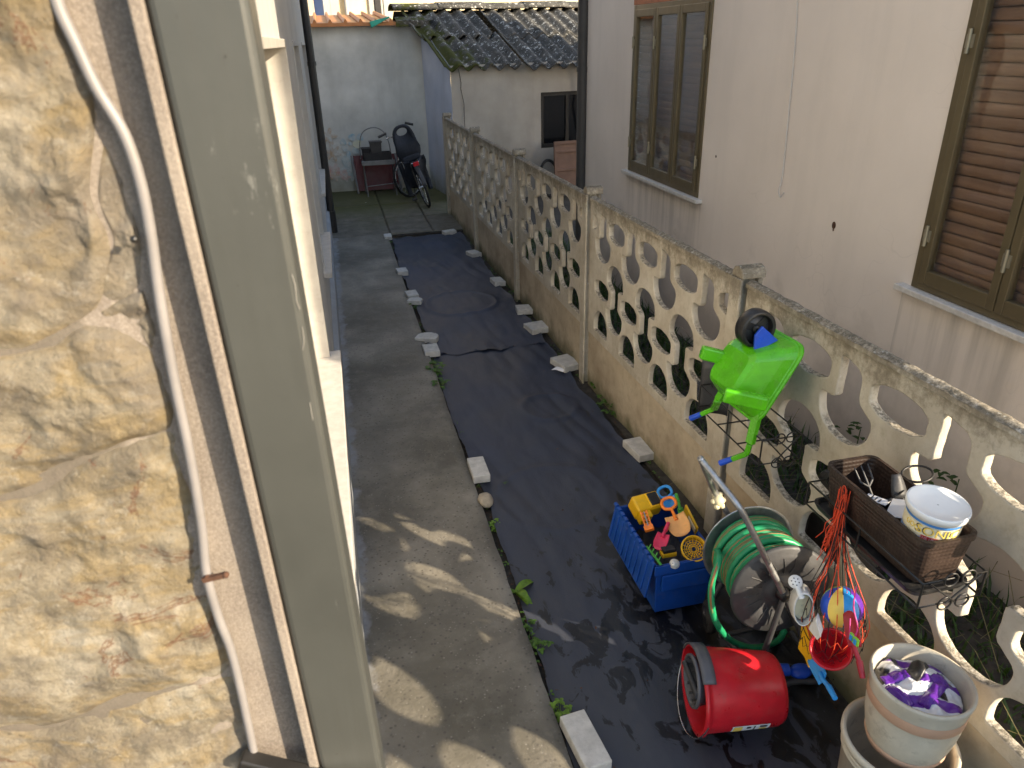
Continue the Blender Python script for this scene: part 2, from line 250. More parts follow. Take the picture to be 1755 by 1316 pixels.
# ------------------------------------------------------------------ mesh helpers
class MB:
    def __init__(s): s.v = []; s.f = []; s.sm = []
    def add(s, vs, fs, smooth=False):
        o = len(s.v); s.v += [Vector(a) for a in vs]; s.f += [[i+o for i in f] for f in fs]; s.sm += [smooth]*len(fs); return s
    def hexa(s, p):                                   # 8 points: bottom ring then top ring
        return s.add(p, [(3,2,1,0), (4,5,6,7), (0,1,5,4), (1,2,6,5), (2,3,7,6), (3,0,4,7)])
    def box(s, a, b):
        x0,y0,z0 = a; x1,y1,z1 = b
        return s.hexa([(x0,y0,z0),(x1,y0,z0),(x1,y1,z0),(x0,y1,z0),(x0,y0,z1),(x1,y0,z1),(x1,y1,z1),(x0,y1,z1)])
    def obox(s, c, u, v, w_, du, dv, dw):             # oriented box, half sizes
        c = Vector(c); u = Vector(u).normalized(); v = Vector(v).normalized(); w_ = Vector(w_).normalized()
        P = lambda a,b,d: c + u*a*du + v*b*dv + w_*d*dw
        return s.hexa([P(-1,-1,-1),P(1,-1,-1),P(1,1,-1),P(-1,1,-1),P(-1,-1,1),P(1,-1,1),P(1,1,1),P(-1,1,1)])
    def bar(s, a, b, wx, wz, up=(0,0,1)):
        a = Vector(a); b = Vector(b); u = (b-a).normalized(); v = u.cross(Vector(up))
        if v.length < 1e-4: v = u.cross(Vector((1,0,0)))
        v.normalize(); return s.obox((a+b)/2, u, v, u.cross(v), (b-a).length/2, wx/2, wz/2)
    def tube(s, pts, r, n=8, cap=True, closed=False):
        pts = [Vector(p) for p in pts]; k = len(pts); rs = r if isinstance(r, (list, tuple)) else [r]*k
        def tang(i):
            a = pts[(i-1) % k] if closed else pts[max(i-1, 0)]; b = pts[(i+1) % k] if closed else pts[min(i+1, k-1)]
            t = b-a; return t.normalized() if t.length > 1e-9 else Vector((0,0,1))
        t = tang(0); nn = t.cross(Vector((0,0,1)))
        if nn.length < .05: nn = t.cross(Vector((1,0,0)))
        nn.normalize(); vs = []
        for i in range(k):
            t2 = tang(i); ax = t.cross(t2)
            if ax.length > 1e-7: nn = Matrix.Rotation(t.angle(t2), 3, ax) @ nn
            t = t2; bb = t.cross(nn).normalized(); nn = bb.cross(t).normalized()
            for j in range(n):
                a = 2*math.pi*j/n; vs.append(pts[i] + (nn*math.cos(a) + bb*math.sin(a))*rs[i])
        fs = []
        for i in range(k if closed else k-1):
            for j in range(n):
                a = i*n; b = ((i+1) % k)*n; fs.append((a+j, a+(j+1) % n, b+(j+1) % n, b+j))
        s.add(vs, fs, True)
        if cap and not closed:
            s.add(vs[:n], [tuple(range(n-1, -1, -1))]); s.add(vs[-n:], [tuple(range(n))])
        return s
    def lathe(s, prof, n=32, M4=None, smooth=True, a0=0, a1=2*math.pi, sx=1, sy=1):   # profile [(r,z)...] about local z
        full = abs(a1-a0-2*math.pi) < 1e-6; cols = n if full else n+1; vs = []
        for r, z in prof:
            for j in range(cols):
                a = a0 + (a1-a0)*j/n; p = Vector((r*math.cos(a)*sx, r*math.sin(a)*sy, z)); vs.append(M4 @ p if M4 else p)
        fs = []
        for i in range(len(prof)-1):
            for j in range(n):
                k = (j+1) % cols; fs.append((i*cols+j, i*cols+k, (i+1)*cols+k, (i+1)*cols+j))
        return s.add(vs, fs, smooth)
    def ball(s, c, r, n=16, m=10, sc_=(1,1,1)):
        prof = [(max(1e-4, math.sin(math.pi*i/m)), -math.cos(math.pi*i/m)) for i in range(m+1)]
        return s.lathe(prof, n, Matrix.Translation(c) @ Matrix.Diagonal((r*sc_[0], r*sc_[1], r*sc_[2], 1)))
    def prism(s, poly, a, b):                         # poly: list of 3D points, extruded by vector
        k = len(poly); A = [Vector(p)+Vector(a) for p in poly]; B = [Vector(p)+Vector(b) for p in poly]
        return s.add(A+B, [tuple(range(k-1,-1,-1)), tuple(range(k, 2*k))] + [(i, (i+1) % k, k+(i+1) % k, k+i) for i in range(k)])
    def grid(s, f, nu, nv, smooth=True):
        vs = [f(i/nu, j/nv) for i in range(nu+1) for j in range(nv+1)]
        return s.add(vs, [(i*(nv+1)+j, (i+1)*(nv+1)+j, (i+1)*(nv+1)+j+1, i*(nv+1)+j+1) for i in range(nu) for j in range(nv)], smooth)
    def mesh(s, name, mat, recalc=True):
        me = bpy.data.meshes.new(name); me.from_pydata([tuple(v) for v in s.v], [], s.f)
        me.polygons.foreach_set('use_smooth', s.sm)
        if recalc:
            bm = bmesh.new(); bm.from_mesh(me); bmesh.ops.recalc_face_normals(bm, faces=bm.faces); bm.to_mesh(me); bm.free()
        me.materials.append(M[mat]); me.update(); return me
    def build(s, name, mat, parent=None, bevel=0, seg=2, recalc=True, solid=0):
        return link(name, s.mesh(name, mat, recalc), parent, bevel, seg, solid)
def link(name, me, parent=None, bevel=0, seg=2, solid=0):
    o = bpy.data.objects.new(name, me); COL.objects.link(o)
    if parent: o.parent = parent; o.matrix_parent_inverse = PINV.get(parent.name, Matrix())
    if solid:
        sd = o.modifiers.new('solid', 'SOLIDIFY'); sd.thickness = solid; sd.offset = 0
    if bevel:
        b = o.modifiers.new('bevel', 'BEVEL'); b.width = bevel; b.segments = seg; b.limit_method = 'ANGLE'; b.angle_limit = R_(40)
        b.harden_normals = False
    return o
PINV = {}
def tag(o, label=None, cat=None, group=None, kind=None):
    if label: o['label'] = label
    if cat: o['category'] = cat
    if group: o['group'] = group
    if kind: o['kind'] = kind
    return o
def thing(name, loc, label, cat, group=None):
    """empty at the base of a thing; its parts are given in world coordinates"""
    o = bpy.data.objects.new(name, None); COL.objects.link(o); o.location = loc; o.empty_display_size = .05
    PINV[o.name] = Matrix.Translation(-Vector(loc)); return tag(o, label, cat, group)
def sub(parent, o): o.parent = parent; o.matrix_parent_inverse = Matrix(); return o
def frameM(o, x, y, z): 
    return Matrix(((x[0],y[0],z[0],o[0]), (x[1],y[1],z[1],o[1]), (x[2],y[2],z[2],o[2]), (0,0,0,1)))
def axisM(o, z, hint=(0,0,1)):
    z = Vector(z).normalized(); x = Vector(hint).cross(z)
    if x.length < .01: x = Vector((1,0,0)).cross(z)
    x.normalize(); return frameM(o, x, z.cross(x), z)
def nz(p, s, a=1): return noise.fractal(Vector(p)*s, 1.0, 2.0, 5)*a
def smooth(pts, n=6):                                  # Catmull-Rom
    pts = [Vector(p) for p in pts]; out = []
    for i in range(len(pts)-1):
        p0 = pts[max(i-1,0)]; p1 = pts[i]; p2 = pts[i+1]; p3 = pts[min(i+2, len(pts)-1)]
        for k in range(n):
            t = k/n; out.append(.5*((2*p1) + (p2-p0)*t + (2*p0-5*p1+4*p2-p3)*t*t + (3*p1-p0-3*p2+p3)*t**3))
    out.append(pts[-1]); return out
def txt(s, size):                                      # flat lettering as mesh vertices (x right, y up)
    cu = bpy.data.curves.new('lettering', 'FONT'); cu.body = s; cu.size = size; cu.resolution_u = 3; cu.align_x = 'CENTER'
    o = bpy.data.objects.new('lettering', cu); COL.objects.link(o); dg = bpy.context.evaluated_depsgraph_get(); dg.update()
    me = bpy.data.meshes.new_from_object(o.evaluated_get(dg)); bpy.data.objects.remove(o); bpy.data.curves.remove(cu); return me

# ================================================================== SETTING
def house_x(y): return -.165 - .0055*(y-2)
def foot_x(y): return -.128 - .0045*(y-2)
o = MB().grid(lambda u, v: ((u-.5)*160, (v-.5)*160+20, -.075), 8, 8, False).build('ground', 'soil'); tag(o, kind='structure')
b = MB()                                               # concrete path with worn kerb edge
def pf(u, v):
    y = .2 + u*9.95; x0 = foot_x(y)-.03; k = v*14
    if k <= 11: x = x0 + (.575 - x0)*(k/11); z = nz((x,y,0), .9, .004) - .004*(k == 11)
    else: x = .575 + .012*(k-11)*.5 + nz((0,y,3), 6, .006); z = -.01 - .035*(k-11)
    return (x + (nz((1,y,0), 5, .005) if k == 11 else 0), y, z)
tag(b.grid(pf, 160, 14).build('path', 'path_concrete'), kind='structure')
b = MB(); b.grid(lambda u, v: (.56 + u*1.22, .2+v*9.95, -.055 + nz((u*3, v*20, 0), 2.5, .012)), 30, 160); tag(b.build('soil_bed', 'soil'), kind='structure')
# mossy slabs of the far yard, each cast separately with a joint between
yard = MB().box((-.35,10.13,-.07), (1.95,13.75,-.028)).build('yard', 'soil'); tag(yard, kind='structure')
xs = [-.35, .62, 1.22, 1.95]; ys = [10.15, 11.15, 12.2, 13.75]
for i in range(3):
    for j in range(3):
        x0, x1 = xs[i]+.003, xs[i+1]-.003; y0, y1 = ys[j]+.003, ys[j+1]-.003
        tilt = random.uniform(-.006, .006)
        MB().grid(lambda u, v: (x0+u*(x1-x0), y0+v*(y1-y0), tilt*u + .002*random.random() - (.02 if (u in (0,1) or v in (0,1)) else 0)), 40, 40, False).build('slab', 'mossy_slab', yard)
b = MB(); b.grid(lambda u, v: (1.66+u*2.6, -5+v*17.2, -.04+nz((u*3, v*14, 4), 1.2, .05)), 24, 120); tag(b.build('side_yard', 'soil'), kind='structure')

# weed membrane, two overlapping lengths
def membrane(name, y0, y1, z, label, rings, seed, torn):
    b = MB()
    def f(u, v):
        y = y0 + v*(y1-y0); wl = .60 + .015*math.sin(y*2.1+seed) + nz((0,y,seed), 3, .02); wr = 1.64 - .012*(y-3) + nz((3,y,seed), 2.5, .03)
        if v > .985: y += nz((u*4, 0, seed), 1.5, torn)
        if v < .006: y += nz((u*4, 2, seed), 1.5, torn)
        x = wl + u*(wr-wl)
        h = nz((x*1.2, y*.5, seed), 2.2, .010) + abs(noise.noise(Vector((x*7+y*1.2, y*1.1, seed))))*.015*(.4+abs(noise.noise(Vector((x, y, seed+4)))*2))
        h += .021*max(0, noise.noise(Vector((x*3.1-y*2.0, y*.7+x, seed+9))))
        for cx, cy, r, a in rings:
            d = math.hypot(x-cx, (y-cy)); h += a*math.exp(-((d-r)/.03)**2) + a*.5*(1/(1+math.exp((d-r)*40)))
        e = min(u, 1-u); h += .012*math.exp(-e*30)*(1+noise.noise(Vector((y*5, u, 1))))
        return (x, y, z + h)
    b.grid(f, 70, int((y1-y0)*60)); return tag(b.build(name, 'membrane', solid=0), label, 'ground sheet', 'weed membranes laid over the bed')
membrane('weed_membrane', 1.0, 5.88, -.038, 'black weed membrane sheet nearer the camera, wet patches beside the blue crate', [(1.30,4.55,.20,.010), (1.0,3.45,.33,.008)], 1.0, .05)
membrane('weed_membrane', 5.72, 9.98, -.024, 'far black weed membrane sheet with a round manhole outline, reaching the mossy yard', [(1.07,7.0,.36,.013)], 6.0, .07)

# ------------------------------------------------------------------ left house
hs = thing('stone_clad_house', (-.6, 2, 0), 'grey rendered house on the left with golden stone cladding at its near corner', 'house')
Z1 = 6.2
wins = [(1.15, 3.78), (5.47, 6.66), (8.72, 10.5)]; wz0, wz1 = .87, 2.42
b = MB(); ed = [.83] + [a for p in wins for a in p] + [13.75]
def quadf(y0, y1, z0, z1):
    n = max(1, int((y1-y0)/.5)); 
    for i in range(n):
        ya = y0+(y1-y0)*i/n; yb = y0+(y1-y0)*(i+1)/n; b.add([(house_x(ya),ya,z0),(house_x(yb),yb,z0),(house_x(yb),yb,z1),(house_x(ya),ya,z1)], [(0,1,2,3)])
for i in range(0, len(ed), 2): quadf(ed[i], ed[i+1], 0, Z1)
for a, c in wins: quadf(a, c, 0, wz0); quadf(a, c, wz1, Z1)
b.add([(house_x(13.75),13.75,0),(-5,13.75,0),(-5,13.75,Z1),(house_x(13.75),13.75,Z1)], [(0,1,2,3)])
b.add([(-5,.83,0),(-5,13.75,0),(-5,13.75,Z1),(-5,.83,Z1)], [(0,1,2,3)]); b.add([(-.165,.83,Z1),(-5,.83,Z1),(-5,13.75,Z1),(-.2,13.75,Z1)], [(0,1,2,3)])
b.build('wall', 'grey_facade', hs, recalc=False)
b = MB()
for i in range(26):
    ya = .83+i*.497; yb = ya+.497; b.hexa([(foot_x(ya),ya,-.05),(foot_x(yb),yb,-.05),(house_x(yb)-.02,yb,-.05),(house_x(ya)-.02,ya,-.05),(foot_x(ya),ya,.30),(foot_x(yb),yb,.30),(house_x(yb)-.02,yb,.33),(house_x(ya)-.02,ya,.33)])
b.build('plinth', 'grey_plinth', hs)
for k, (a, c) in enumerate(wins):
    wn = MB()
    xo = house_x((a+c)/2); xi = xo-.15
    for ya, yb in ((a-.001, a+.025), (c-.025, c+.001)): wn.box((xi, ya, wz0), (xo+.012, yb, wz1))
    wn.box((xi, a, wz1-.03), (xo+.012, c, wz1+.004))
    win = wn.build('window', 'frame_white' if k == 0 else 'grey_facade', hs, .003)
    sx = (-.10, -.125, -.155)[k]; sl_ = sub(win, MB().box((xi, a-.09, wz0-.035), (sx, c+.06, wz0+.004)).build('sill', 'marble', None, .005)); 
    fr = MB(); t = .05
    fr.box((xi-.05,a+.025,wz0), (xi,a+.025+t,wz1-.03)); fr.box((xi-.05,c-.025-t,wz0), (xi,c-.025,wz1-.03)); fr.box((xi-.049,a+.025+t,wz0), (xi-.001,c-.025-t,wz0+t)); fr.box((xi-.049,a+.025+t,wz1-.03-t), (xi-.001,c-.025-t,wz1-.03)); fr.box((xi-.048,(a+c)/2-.035,wz0+t), (xi+.004,(a+c)/2+.035,wz1-.03-t))
    sub(win, fr.build('frame', 'frame_white', None, .004))
    for y0, y1 in ((a+.025+t, (a+c)/2-.035), ((a+c)/2+.035, c-.025-t)):
        sub(win, MB().box((xi-.028,y0,wz0+t), (xi-.022,y1,wz1-.03-t)).build('pane', 'glass_mirror', None))
        sub(win, MB().grid(lambda u, v: (xi-.09+.015*math.sin(u*60), y0+u*(y1-y0), wz0+t+v*(wz1-wz0-.13)), 40, 2).build('curtain', 'curtain', None))
# end wall with rubble cladding, facing the camera
b = MB()
def mf(u, v):
    x = -2.2 + u*2.07; z_ = v*3.4; d = (nz((x,0,z_), 6, .006) + nz((x,3,z_), 30, .003))*min(1, max(0, (-.19-x)/.05))
    return (x, .799 - d*.9, z_)
b.grid(mf, 300, 340); b.build('mortar_wall', 'speckled_render', hs)
lean = lambda x0, x1, y0, y1: MB().hexa([(x0+.031,y0,0),(x1+.031,y0,0),(x1+.031,y1,0),(x0+.031,y1,0),(x0-.068,y0,Z1),(x1-.068,y0,Z1),(x1-.068,y1,Z1),(x0-.068,y1,Z1)])
lean(-.1500, -.1375, .765, .83).build('corner_bead', 'speckled_render', hs, .002)
def rect_stone(poly):
    cx_ = sum(p[0] for p in poly)/len(poly); cy_ = sum(p[1] for p in poly)/len(poly); poly = [(cx_+(x-cx_)*1.06+6, cy_+(y-cy_)*1.04) for x, y in poly]                                   # photo outline -> wall plane
    return [at(x, y, Y=.79) for x, y in poly]
stones = [[(-120,-120),(70,-115),(98,20),(128,110),(150,190),(140,330),(170,420),(150,520),(60,585),(-30,600),(-120,590)],
          [(-120,604),(-20,612),(70,598),(150,560),(232,590),(262,650),(275,735),(190,765),(120,800),(20,850),(-120,846)],
          [(-120,858),(25,862),(130,812),(200,778),(282,748),(300,820),(335,935),(350,1040),(372,1150),(310,1180),(200,1200),(60,1246),(-120,1232)],
          [(-120,1246),(60,1258),(210,1212),(385,1172),(412,1260),(438,1420),(-120,1420)],
          [(160,200),(196,290),(226,400),(240,480),(228,520),(166,520),(184,420),(152,330)],
          [(236,500),(256,560),(268,630),(236,578),(165,545),(176,528)]]
def stone(poly, hgt, sd):
    c = sum(poly, Vector())/len(poly); P = smooth(poly+[poly[0]], 12)[:-1]; n = len(P); rings = 44; vs = []; b = MB()
    for r in range(rings+1):
        t = r/rings                                       # 0 rim .. 1 centre
        for p in P:
            q_ = p + (c-p)*t
            rim = 1-(1-min(1, t*3.2))**2
            h = hgt*(.25+.75*rim)*(1 if t else 0) + rim*(nz((q_.x,sd,q_.z), 7, .014) + nz((q_.x,sd,q_.z), 26, .006) + abs(noise.noise(Vector((q_.x*9+q_.z*5, sd, q_.z*14))))*-.012)
            h = max(h, hgt*.42*rim)
            q2 = q_ + (q_-c)*nz((q_.x,sd+3,q_.z), 15, .05)*(1-t)
            vs.append((q2.x, .806-h, q2.z))
    for r in range(rings):
        for j in range(n): b.f.append([r*n+j, r*n+(j+1) % n, (r+1)*n+(j+1) % n, (r+1)*n+j]); b.sm.append(True)
    b.v = [Vector(v) for v in vs]; return b
for i, p in enumerate(stones): stone(rect_stone(p), [.022,.020,.022,.019,.016,.015][i], i*3.7).build('stone', 'wall_stone', hs)
# further courses of cladding just outside the frame
for i in range(9):
    for j in range(3):
        cx = -.95-.42*j+random.uniform(-.04,.04); cz = .35+i*.30
        pl = [Vector((cx+.19*math.cos(a)*random.uniform(.85,1.05), .79, cz+.13*math.sin(a)*random.uniform(.85,1.05))) for a in [k*math.pi/4 for k in range(8)]]
        st = stone(pl, .02, i+j*7); st.build('stone', 'wall_stone', hs)
# grey square downpipe on the corner
dp = lean(-.1365, -.0500, .768, .86).build('downpipe', 'pipe_grey', hs, .008, 3); tag(dp, label='wide smooth grey-olive square downpipe at the near corner')
for pts in ([(500,470),(506,490),(508,515),(514,530)], [(518,560),(521,585),(519,600)], [(531,690),(536,720)]):
    sub(dp, MB().tube([at(x, y, Y=.7676) for x, y in pts], .00035, 4).build('scratch', 'mortar_white'))
# cable over the stones
pts = [(84,-60),(100,10),(130,75),(165,150),(212,228),(240,310),(258,400),(275,520),(300,660),(325,780),(345,900),(354,985),(375,1060),(400,1130),(432,1275),(445,1340)]
cb = MB().tube(smooth([at(x, y, Y=.784) for x, y in pts], 6), .0058, 10).build('cable', 'cable_white', hs); tag(cb, label='pale grey electric cable clipped down the stone cladding')
cl = MB(); p = at(356, 990, Y=.777); cl.bar(p+Vector((-.006,0,-.002)), p+Vector((.022,-.004,.003)), .006, .006); cl.ball(p+Vector((.022,-.004,.003)), .0045, 8, 6); cl.tube([p+Vector((-.004,.012,0)), p+Vector((0,-.002,.0))], .004, 6)
sub(cb, cl.build('nail_clip', 'rust'))
cl = MB(); p = at(230, 410, Y=.775); cl.ball(p, .004, 8, 6); sub(cb, cl.build('nail', 'black_metal'))
# black drainpipe farther along the facade
p = at(573, 398, Z=0); b = MB(); b.tube([(p.x-.01,p.y,.30),(p.x-.01,p.y,3.4),(p.x-.01,p.y,Z1)], .05, 12); bp = b.build('drainpipe', 'pipe_black', hs); tag(bp, label='thin black drainpipe standing beyond the farthest window sill')
b = MB(); b.tube([(p.x-.01,p.y,-.01),(p.x-.01,p.y,.30)], .06, 12); b.tube([(p.x-.01,p.y,2.15),(p.x-.01,p.y,2.2)], .06, 12); sub(bp, b.build('collar', 'pipe_black'))

# black handrail end at the bottom left
p = at(455, 1296, Y=.70); hr = thing('handrail', (p.x, .6, p.z-.05), 'glossy black handrail end poking in beneath the pale cable, lower left', 'handrail')
a = at(412, 1300, Y=.775); c_ = at(520, 1326, Y=.76)
MB().bar(a, c_ + (c_-a)*2, .024, .016).build('rail', 'black_metal', hr, .003)
MB().tube([c_+(c_-a)*1.5, c_+(c_-a)*1.5+Vector((0,0,-1.2))], .012, 8).build('baluster', 'black_metal', hr)

# ------------------------------------------------------------------ right house
rh = thing('pink_house', (4, 4, 0), 'pinkish plastered house on the right with brown glazed windows', 'house')
RX = 2.8; RY0, RY1 = .85, 8.3
rw = [(1.53, 3.03, 1.205, 2.64), (5.44, 6.94, 1.205, 2.64)]
b = MB(); RZ = 6.5
def rq(y0, y1, z0, z1): b.add([(RX,y0,z0),(RX,y1,z0),(RX,y1,z1),(RX,y0,z1)], [(3,2,1,0)])
ed = [RY0, rw[0][0], rw[0][1], rw[1][0], rw[1][1], RY1]
for i in (0, 2, 4): rq(ed[i], ed[i+1], -.1, RZ)
for y0, y1, z0, z1 in rw:
    rq(y0, y1, -.1, z0); rq(y0, y1, z1, RZ)
    xi = RX+.14
    b.add([(RX,y0,z0),(xi,y0,z0),(xi,y0,z1),(RX,y0,z1)], [(0,1,2,3)]); b.add([(RX,y1,z0),(xi,y1,z0),(xi,y1,z1),(RX,y1,z1)], [(3,2,1,0)]); b.add([(RX,y0,z1),(xi,y0,z1),(xi,y1,z1),(RX,y1,z1)], [(0,1,2,3)])
b.add([(RX,RY0,-.1),(9,RY0,-.1),(9,RY0,RZ),(RX,RY0,RZ)], [(0,1,2,3)]); b.add([(RX,RY1,-.1),(9,RY1,-.1),(9,RY1,RZ),(RX,RY1,RZ)], [(3,2,1,0)]); b.add([(RX,RY0,RZ),(9,RY0,RZ),(9,RY1,RZ),(RX,RY1,RZ)], [(0,1,2,3)])
b.build('wall', 'pink_plaster', rh, recalc=False)
slat_me = None
for y0, y1, z0, z1 in rw:
    t = .045; f = MB(); x0, x1 = RX-.012, RX+.035
    f.box((x0,y0,z0), (x1,y0+t,z1)); f.box((x0,y1-t,z0), (x1,y1,z1)); f.box((x0+.001,y0+t,z0), (x1,y1-t,z0+t)); f.box((x0+.001,y0+t,z1-t), (x1,y1-t,z1))
    win = f.build('window', 'frame_brown', rh, .003); wl = (y1-y0-2*t)/3
    for k in range(3):
        a = y0+t+k*wl+.003; c = y0+t+(k+1)*wl-.003; u_ = .043; l = MB(); xa, xb = RX-.022, RX+.02
        l.box((xa,a,z0+t-.01), (xb,a+u_,z1-t+.01)); l.box((xa,c-u_,z0+t-.01), (xb,c,z1-t+.01)); l.box((xa+.001,a+u_,z0+t-.01), (xb-.001,c-u_,z0+t+.06)); l.box((xa+.001,a+u_,z1-t-.05), (xb-.001,c-u_,z1-t+.01))
        sub(win, l.build('leaf_frame', 'frame_brown', None, .004))
        sub(win, MB().box((RX-.004,a+u_-.005,z0+t+.055), (RX+.0,c-u_+.005,z1-t-.045)).build('pane', 'glass_far' if y0 > 4 else 'glass'))
        yh = c if k == 2 else (a if k == 0 else c)
        for zz in (z0+.27, z1-.30):
            h_ = MB(); h_.tube([(RX-.030,yh,zz-.05),(RX-.030,yh,zz+.05)], .009, 8); h_.box((RX-.026,yh-.022,zz-.028),(RX-.0215,yh+.022,zz+.028))
            sub(win, h_.build('hinge', 'hinge_metal'))
    # roller shutter of brown slats behind the panes
    n = int((z1-z0)/.054)
    if slat_me is None:
        s_ = MB(); L_ = y1-y0-.01; K = 6
        for i in range(K):
            ang0 = math.pi*i/K; ang1 = math.pi*(i+1)/K
            s_.add([(.008-math.sin(ang0)*.009,0,-.025*math.cos(ang0)),(.008-math.sin(ang0)*.009,L_,-.025*math.cos(ang0)),(.008-math.sin(ang1)*.009,L_,-.025*math.cos(ang1)),(.008-math.sin(ang1)*.009,0,-.025*math.cos(ang1))], [(0,1,2,3)], True)
        slat_me = s_.mesh('slat', 'slat_wood', False)
    for i in range(n):
        so_ = link('slat', slat_me); so_.location = (RX+.045, y0+.005, z0+.05+i*.054); sub(win, so_)
    sub(win, MB().box((RX+.075,y0,z0),(RX+.088,y1,z1)).build('shutter_backing', 'slat_wood'))
    sub(win, MB().box((RX-.055,y0-.07,z0-.033),(RX+.10,y1+.07,z0-.003)).build('sill', 'sill_white', None, .004))
MB().box((RX-.008, rw[1][0]-.02, rw[1][3]+.004), (RX+.02, rw[1][1]+.02, rw[1][3]+.25)).build('lintel', 'lintel_orange', rh)
o = MB().tube([(RX-.03,RY1+.02,-.05),(RX-.03,RY1+.02,3),(RX-.03,RY1+.02,RZ)], .062, 14).build('downpipe', 'pipe_brown', rh); tag(o, label='dark brown round downpipe at the far corner of the pink house')
o2 = MB().tube([(RX-.03,RY1+.02,2.05),(RX-.03,RY1+.02,2.10)], .07, 14).build('bracket', 'pipe_brown'); sub(o, o2)
pts = [at(1367,-40,X=RX-.012), at(1366,20,X=RX-.012), at(1360,105,X=RX-.012), at(1349,220,X=RX-.012), at(1341,300,X=RX-.012), at(1335,325,X=RX-.02), at(1337,338,X=RX-.02), at(1343,330,X=RX-.02)]
pts = [pts[0]+Vector((0,0,3.4))] + smooth(pts, 4)
MB().tube(pts, .0040, 6).build('wire', 'wire_pale', rh)
sp = MB(); p = at(1429, 386, X=RX-.002); sp.ball(p, .02, 10, 6, (.15,.9,1.1)); p = at(1428, 394, X=RX-.002); sp.ball(p, .007, 8, 6, (.15,1,1)); p = at(1227,268,X=RX-.002); sp.ball(p,.01,8,6,(.1,1,1)); sp.build('wall_hole', 'rust', rh)

# ------------------------------------------------------------------ far end: back wall, shed, far building
bw = thing('back_building', (.8, 13.7, 0), 'low grey rendered outbuilding closing the alley, faded flowers painted near its foot', 'outbuilding')
b = MB(); b.grid(lambda u, v: (-.6+u*2.34, 13.62 + nz((u*2,0,v*2), 1.5, .012), -.1+v*2.78), 40, 50); b.build('wall', 'back_plaster', bw)
MB().box((-.6, 13.66, -.1), (1.72, 18, 2.66)).build('body', 'back_plaster', bw)
b = MB(); b.box((-.6,13.50,2.685),(1.28,13.74,2.70)); b.box((-.6,13.485,2.645),(1.28,13.50,2.70)); 
fl = b.build('roof_edge', 'copper_tin', bw, .003)
for i in range(8):
    x = -.55+i*.245
    if x < 1.25: sub(fl, MB().prism([(x-.035,0,2.70),(x+.035,0,2.70),(x+.012,0,2.75),(x-.012,0,2.75)], (0,13.49,0), (0,17.5,.25)).build('rib', 'copper_tin'))
sub(fl, MB().hexa([(-.6,13.74,2.68),(1.28,13.74,2.68),(1.28,17.6,2.92),(-.6,17.6,2.92),(-.6,13.74,2.70),(1.28,13.74,2.70),(1.28,17.6,2.94),(-.6,17.6,2.94)]).build('sheet', 'copper_tin'))
# ragged old cement cap at the junction of wall and shed
b = MB(); b.grid(lambda u, v: (1.24+u*.62, 13.46+v*.5, 2.71+.06*math.sin(v*math.pi)+nz((u*3,v*3,1), 3, .025)), 16, 10); b.grid(lambda u, v: (1.24+u*.55, 13.45+.02*nz((u,v,0),5), 2.62+v*.09+nz((u*3,v,2),4,.015)), 16, 4); b.build('cap', 'old_roof', bw)
# faded mural: soft flat paint on the wall
def blot(cx, cy, r, petals, mat, name, seed, depth=.0):
    c = at(cx, cy, Y=13.60); pts = []; n = 40
    for i in range(n):
        a = 2*math.pi*i/n; rr = r*(1+.45*math.cos(a*petals+seed)) if petals else r*(1+.12*math.sin(3*a+seed)); rr *= 1+.15*noise.noise(Vector((math.cos(a)*2, math.sin(a)*2, seed)))
        pts.append((c.x+rr*math.cos(a), 13.592-depth, c.z+rr*math.sin(a)))
    return MB().add([(c.x,13.592-depth,c.z)]+pts, [(0, 1+(i+1) % n, 1+i) for i in range(n)]).build(name, mat, bw)
def paint(name, c):
    q = NT(name); f = q.ramp(q.noise(9, 7, .7), (.38,.0), (.62,.75)); col = q.mix(f, (.54,.55,.52), c); M[name] = q.done(col, .9)
paint('paint_blue', (.16,.34,.44)); paint('paint_ochre', (.42,.24,.10)); paint('paint_rose', (.48,.20,.14)); paint('paint_teal', (.20,.32,.34)); paint('paint_lemon', (.60,.58,.28))
for i, (x, y, r, pt, m) in enumerate([(563,234,.11,5,'paint_ochre'),(571,262,.11,6,'paint_ochre'),(588,243,.055,0,'paint_blue'),(603,235,.06,0,'paint_blue'),(591,254,.055,0,'paint_blue'),(600,246,.03,0,'paint_blue'),(617,235,.06,0,'paint_blue'),
        (600,272,.10,4,'paint_blue'),(596,286,.13,3,'paint_teal'),(568,290,.10,5,'paint_rose'),(584,297,.09,4,'paint_rose'),(574,301,.07,5,'paint_ochre'),(606,300,.08,4,'paint_teal'),(609,258,.06,0,'paint_teal'),(612,247,.07,0,'paint_lemon'),(594,303,.06,4,'paint_rose')]):
    blot(x, y, r, pt, m, 'painted_flower', i*1.7, i*.0006)

sh_ = thing('shed', (2.8, 12.5, 0), 'old shed with mossy corrugated cement roof behind the fence', 'shed')
A = Vector((1.87,12.0,0)); dl = Vector((-.22,1.62,0)); dr = Vector((.9908,.1355,0))
def SP(s, t, z): return Vector((A.x+dr.x*s+dl.x*t, A.y+dr.y*s+dl.y*t, z))     # s along the front, t to the back (0..1)
b = MB(); b.grid(lambda u, v: tuple(SP(0, u, v*(2.14+.62*u)-.1) + Vector((nz((0,u*2,v*2), 2, .015), 0, 0))), 14, 20); b.build('side_wall', 'blue_plaster', sh_)
b = MB()
def fw(s0, s1, z0, z1): b.grid(lambda u, v: tuple(SP(s0+u*(s1-s0), 0, z0+v*(z1-z0)) + Vector((0, nz((s0+u*(s1-s0),1,z0+v*(z1-z0)), 2, .01), 0))), 10, 10)
fw(0, 1.50, -.1, 2.05); fw(1.50, 2.5, -.1, .74); fw(1.50, 2.5, 1.60, 2.05); fw(2.5, 5, -.1, 2.05)
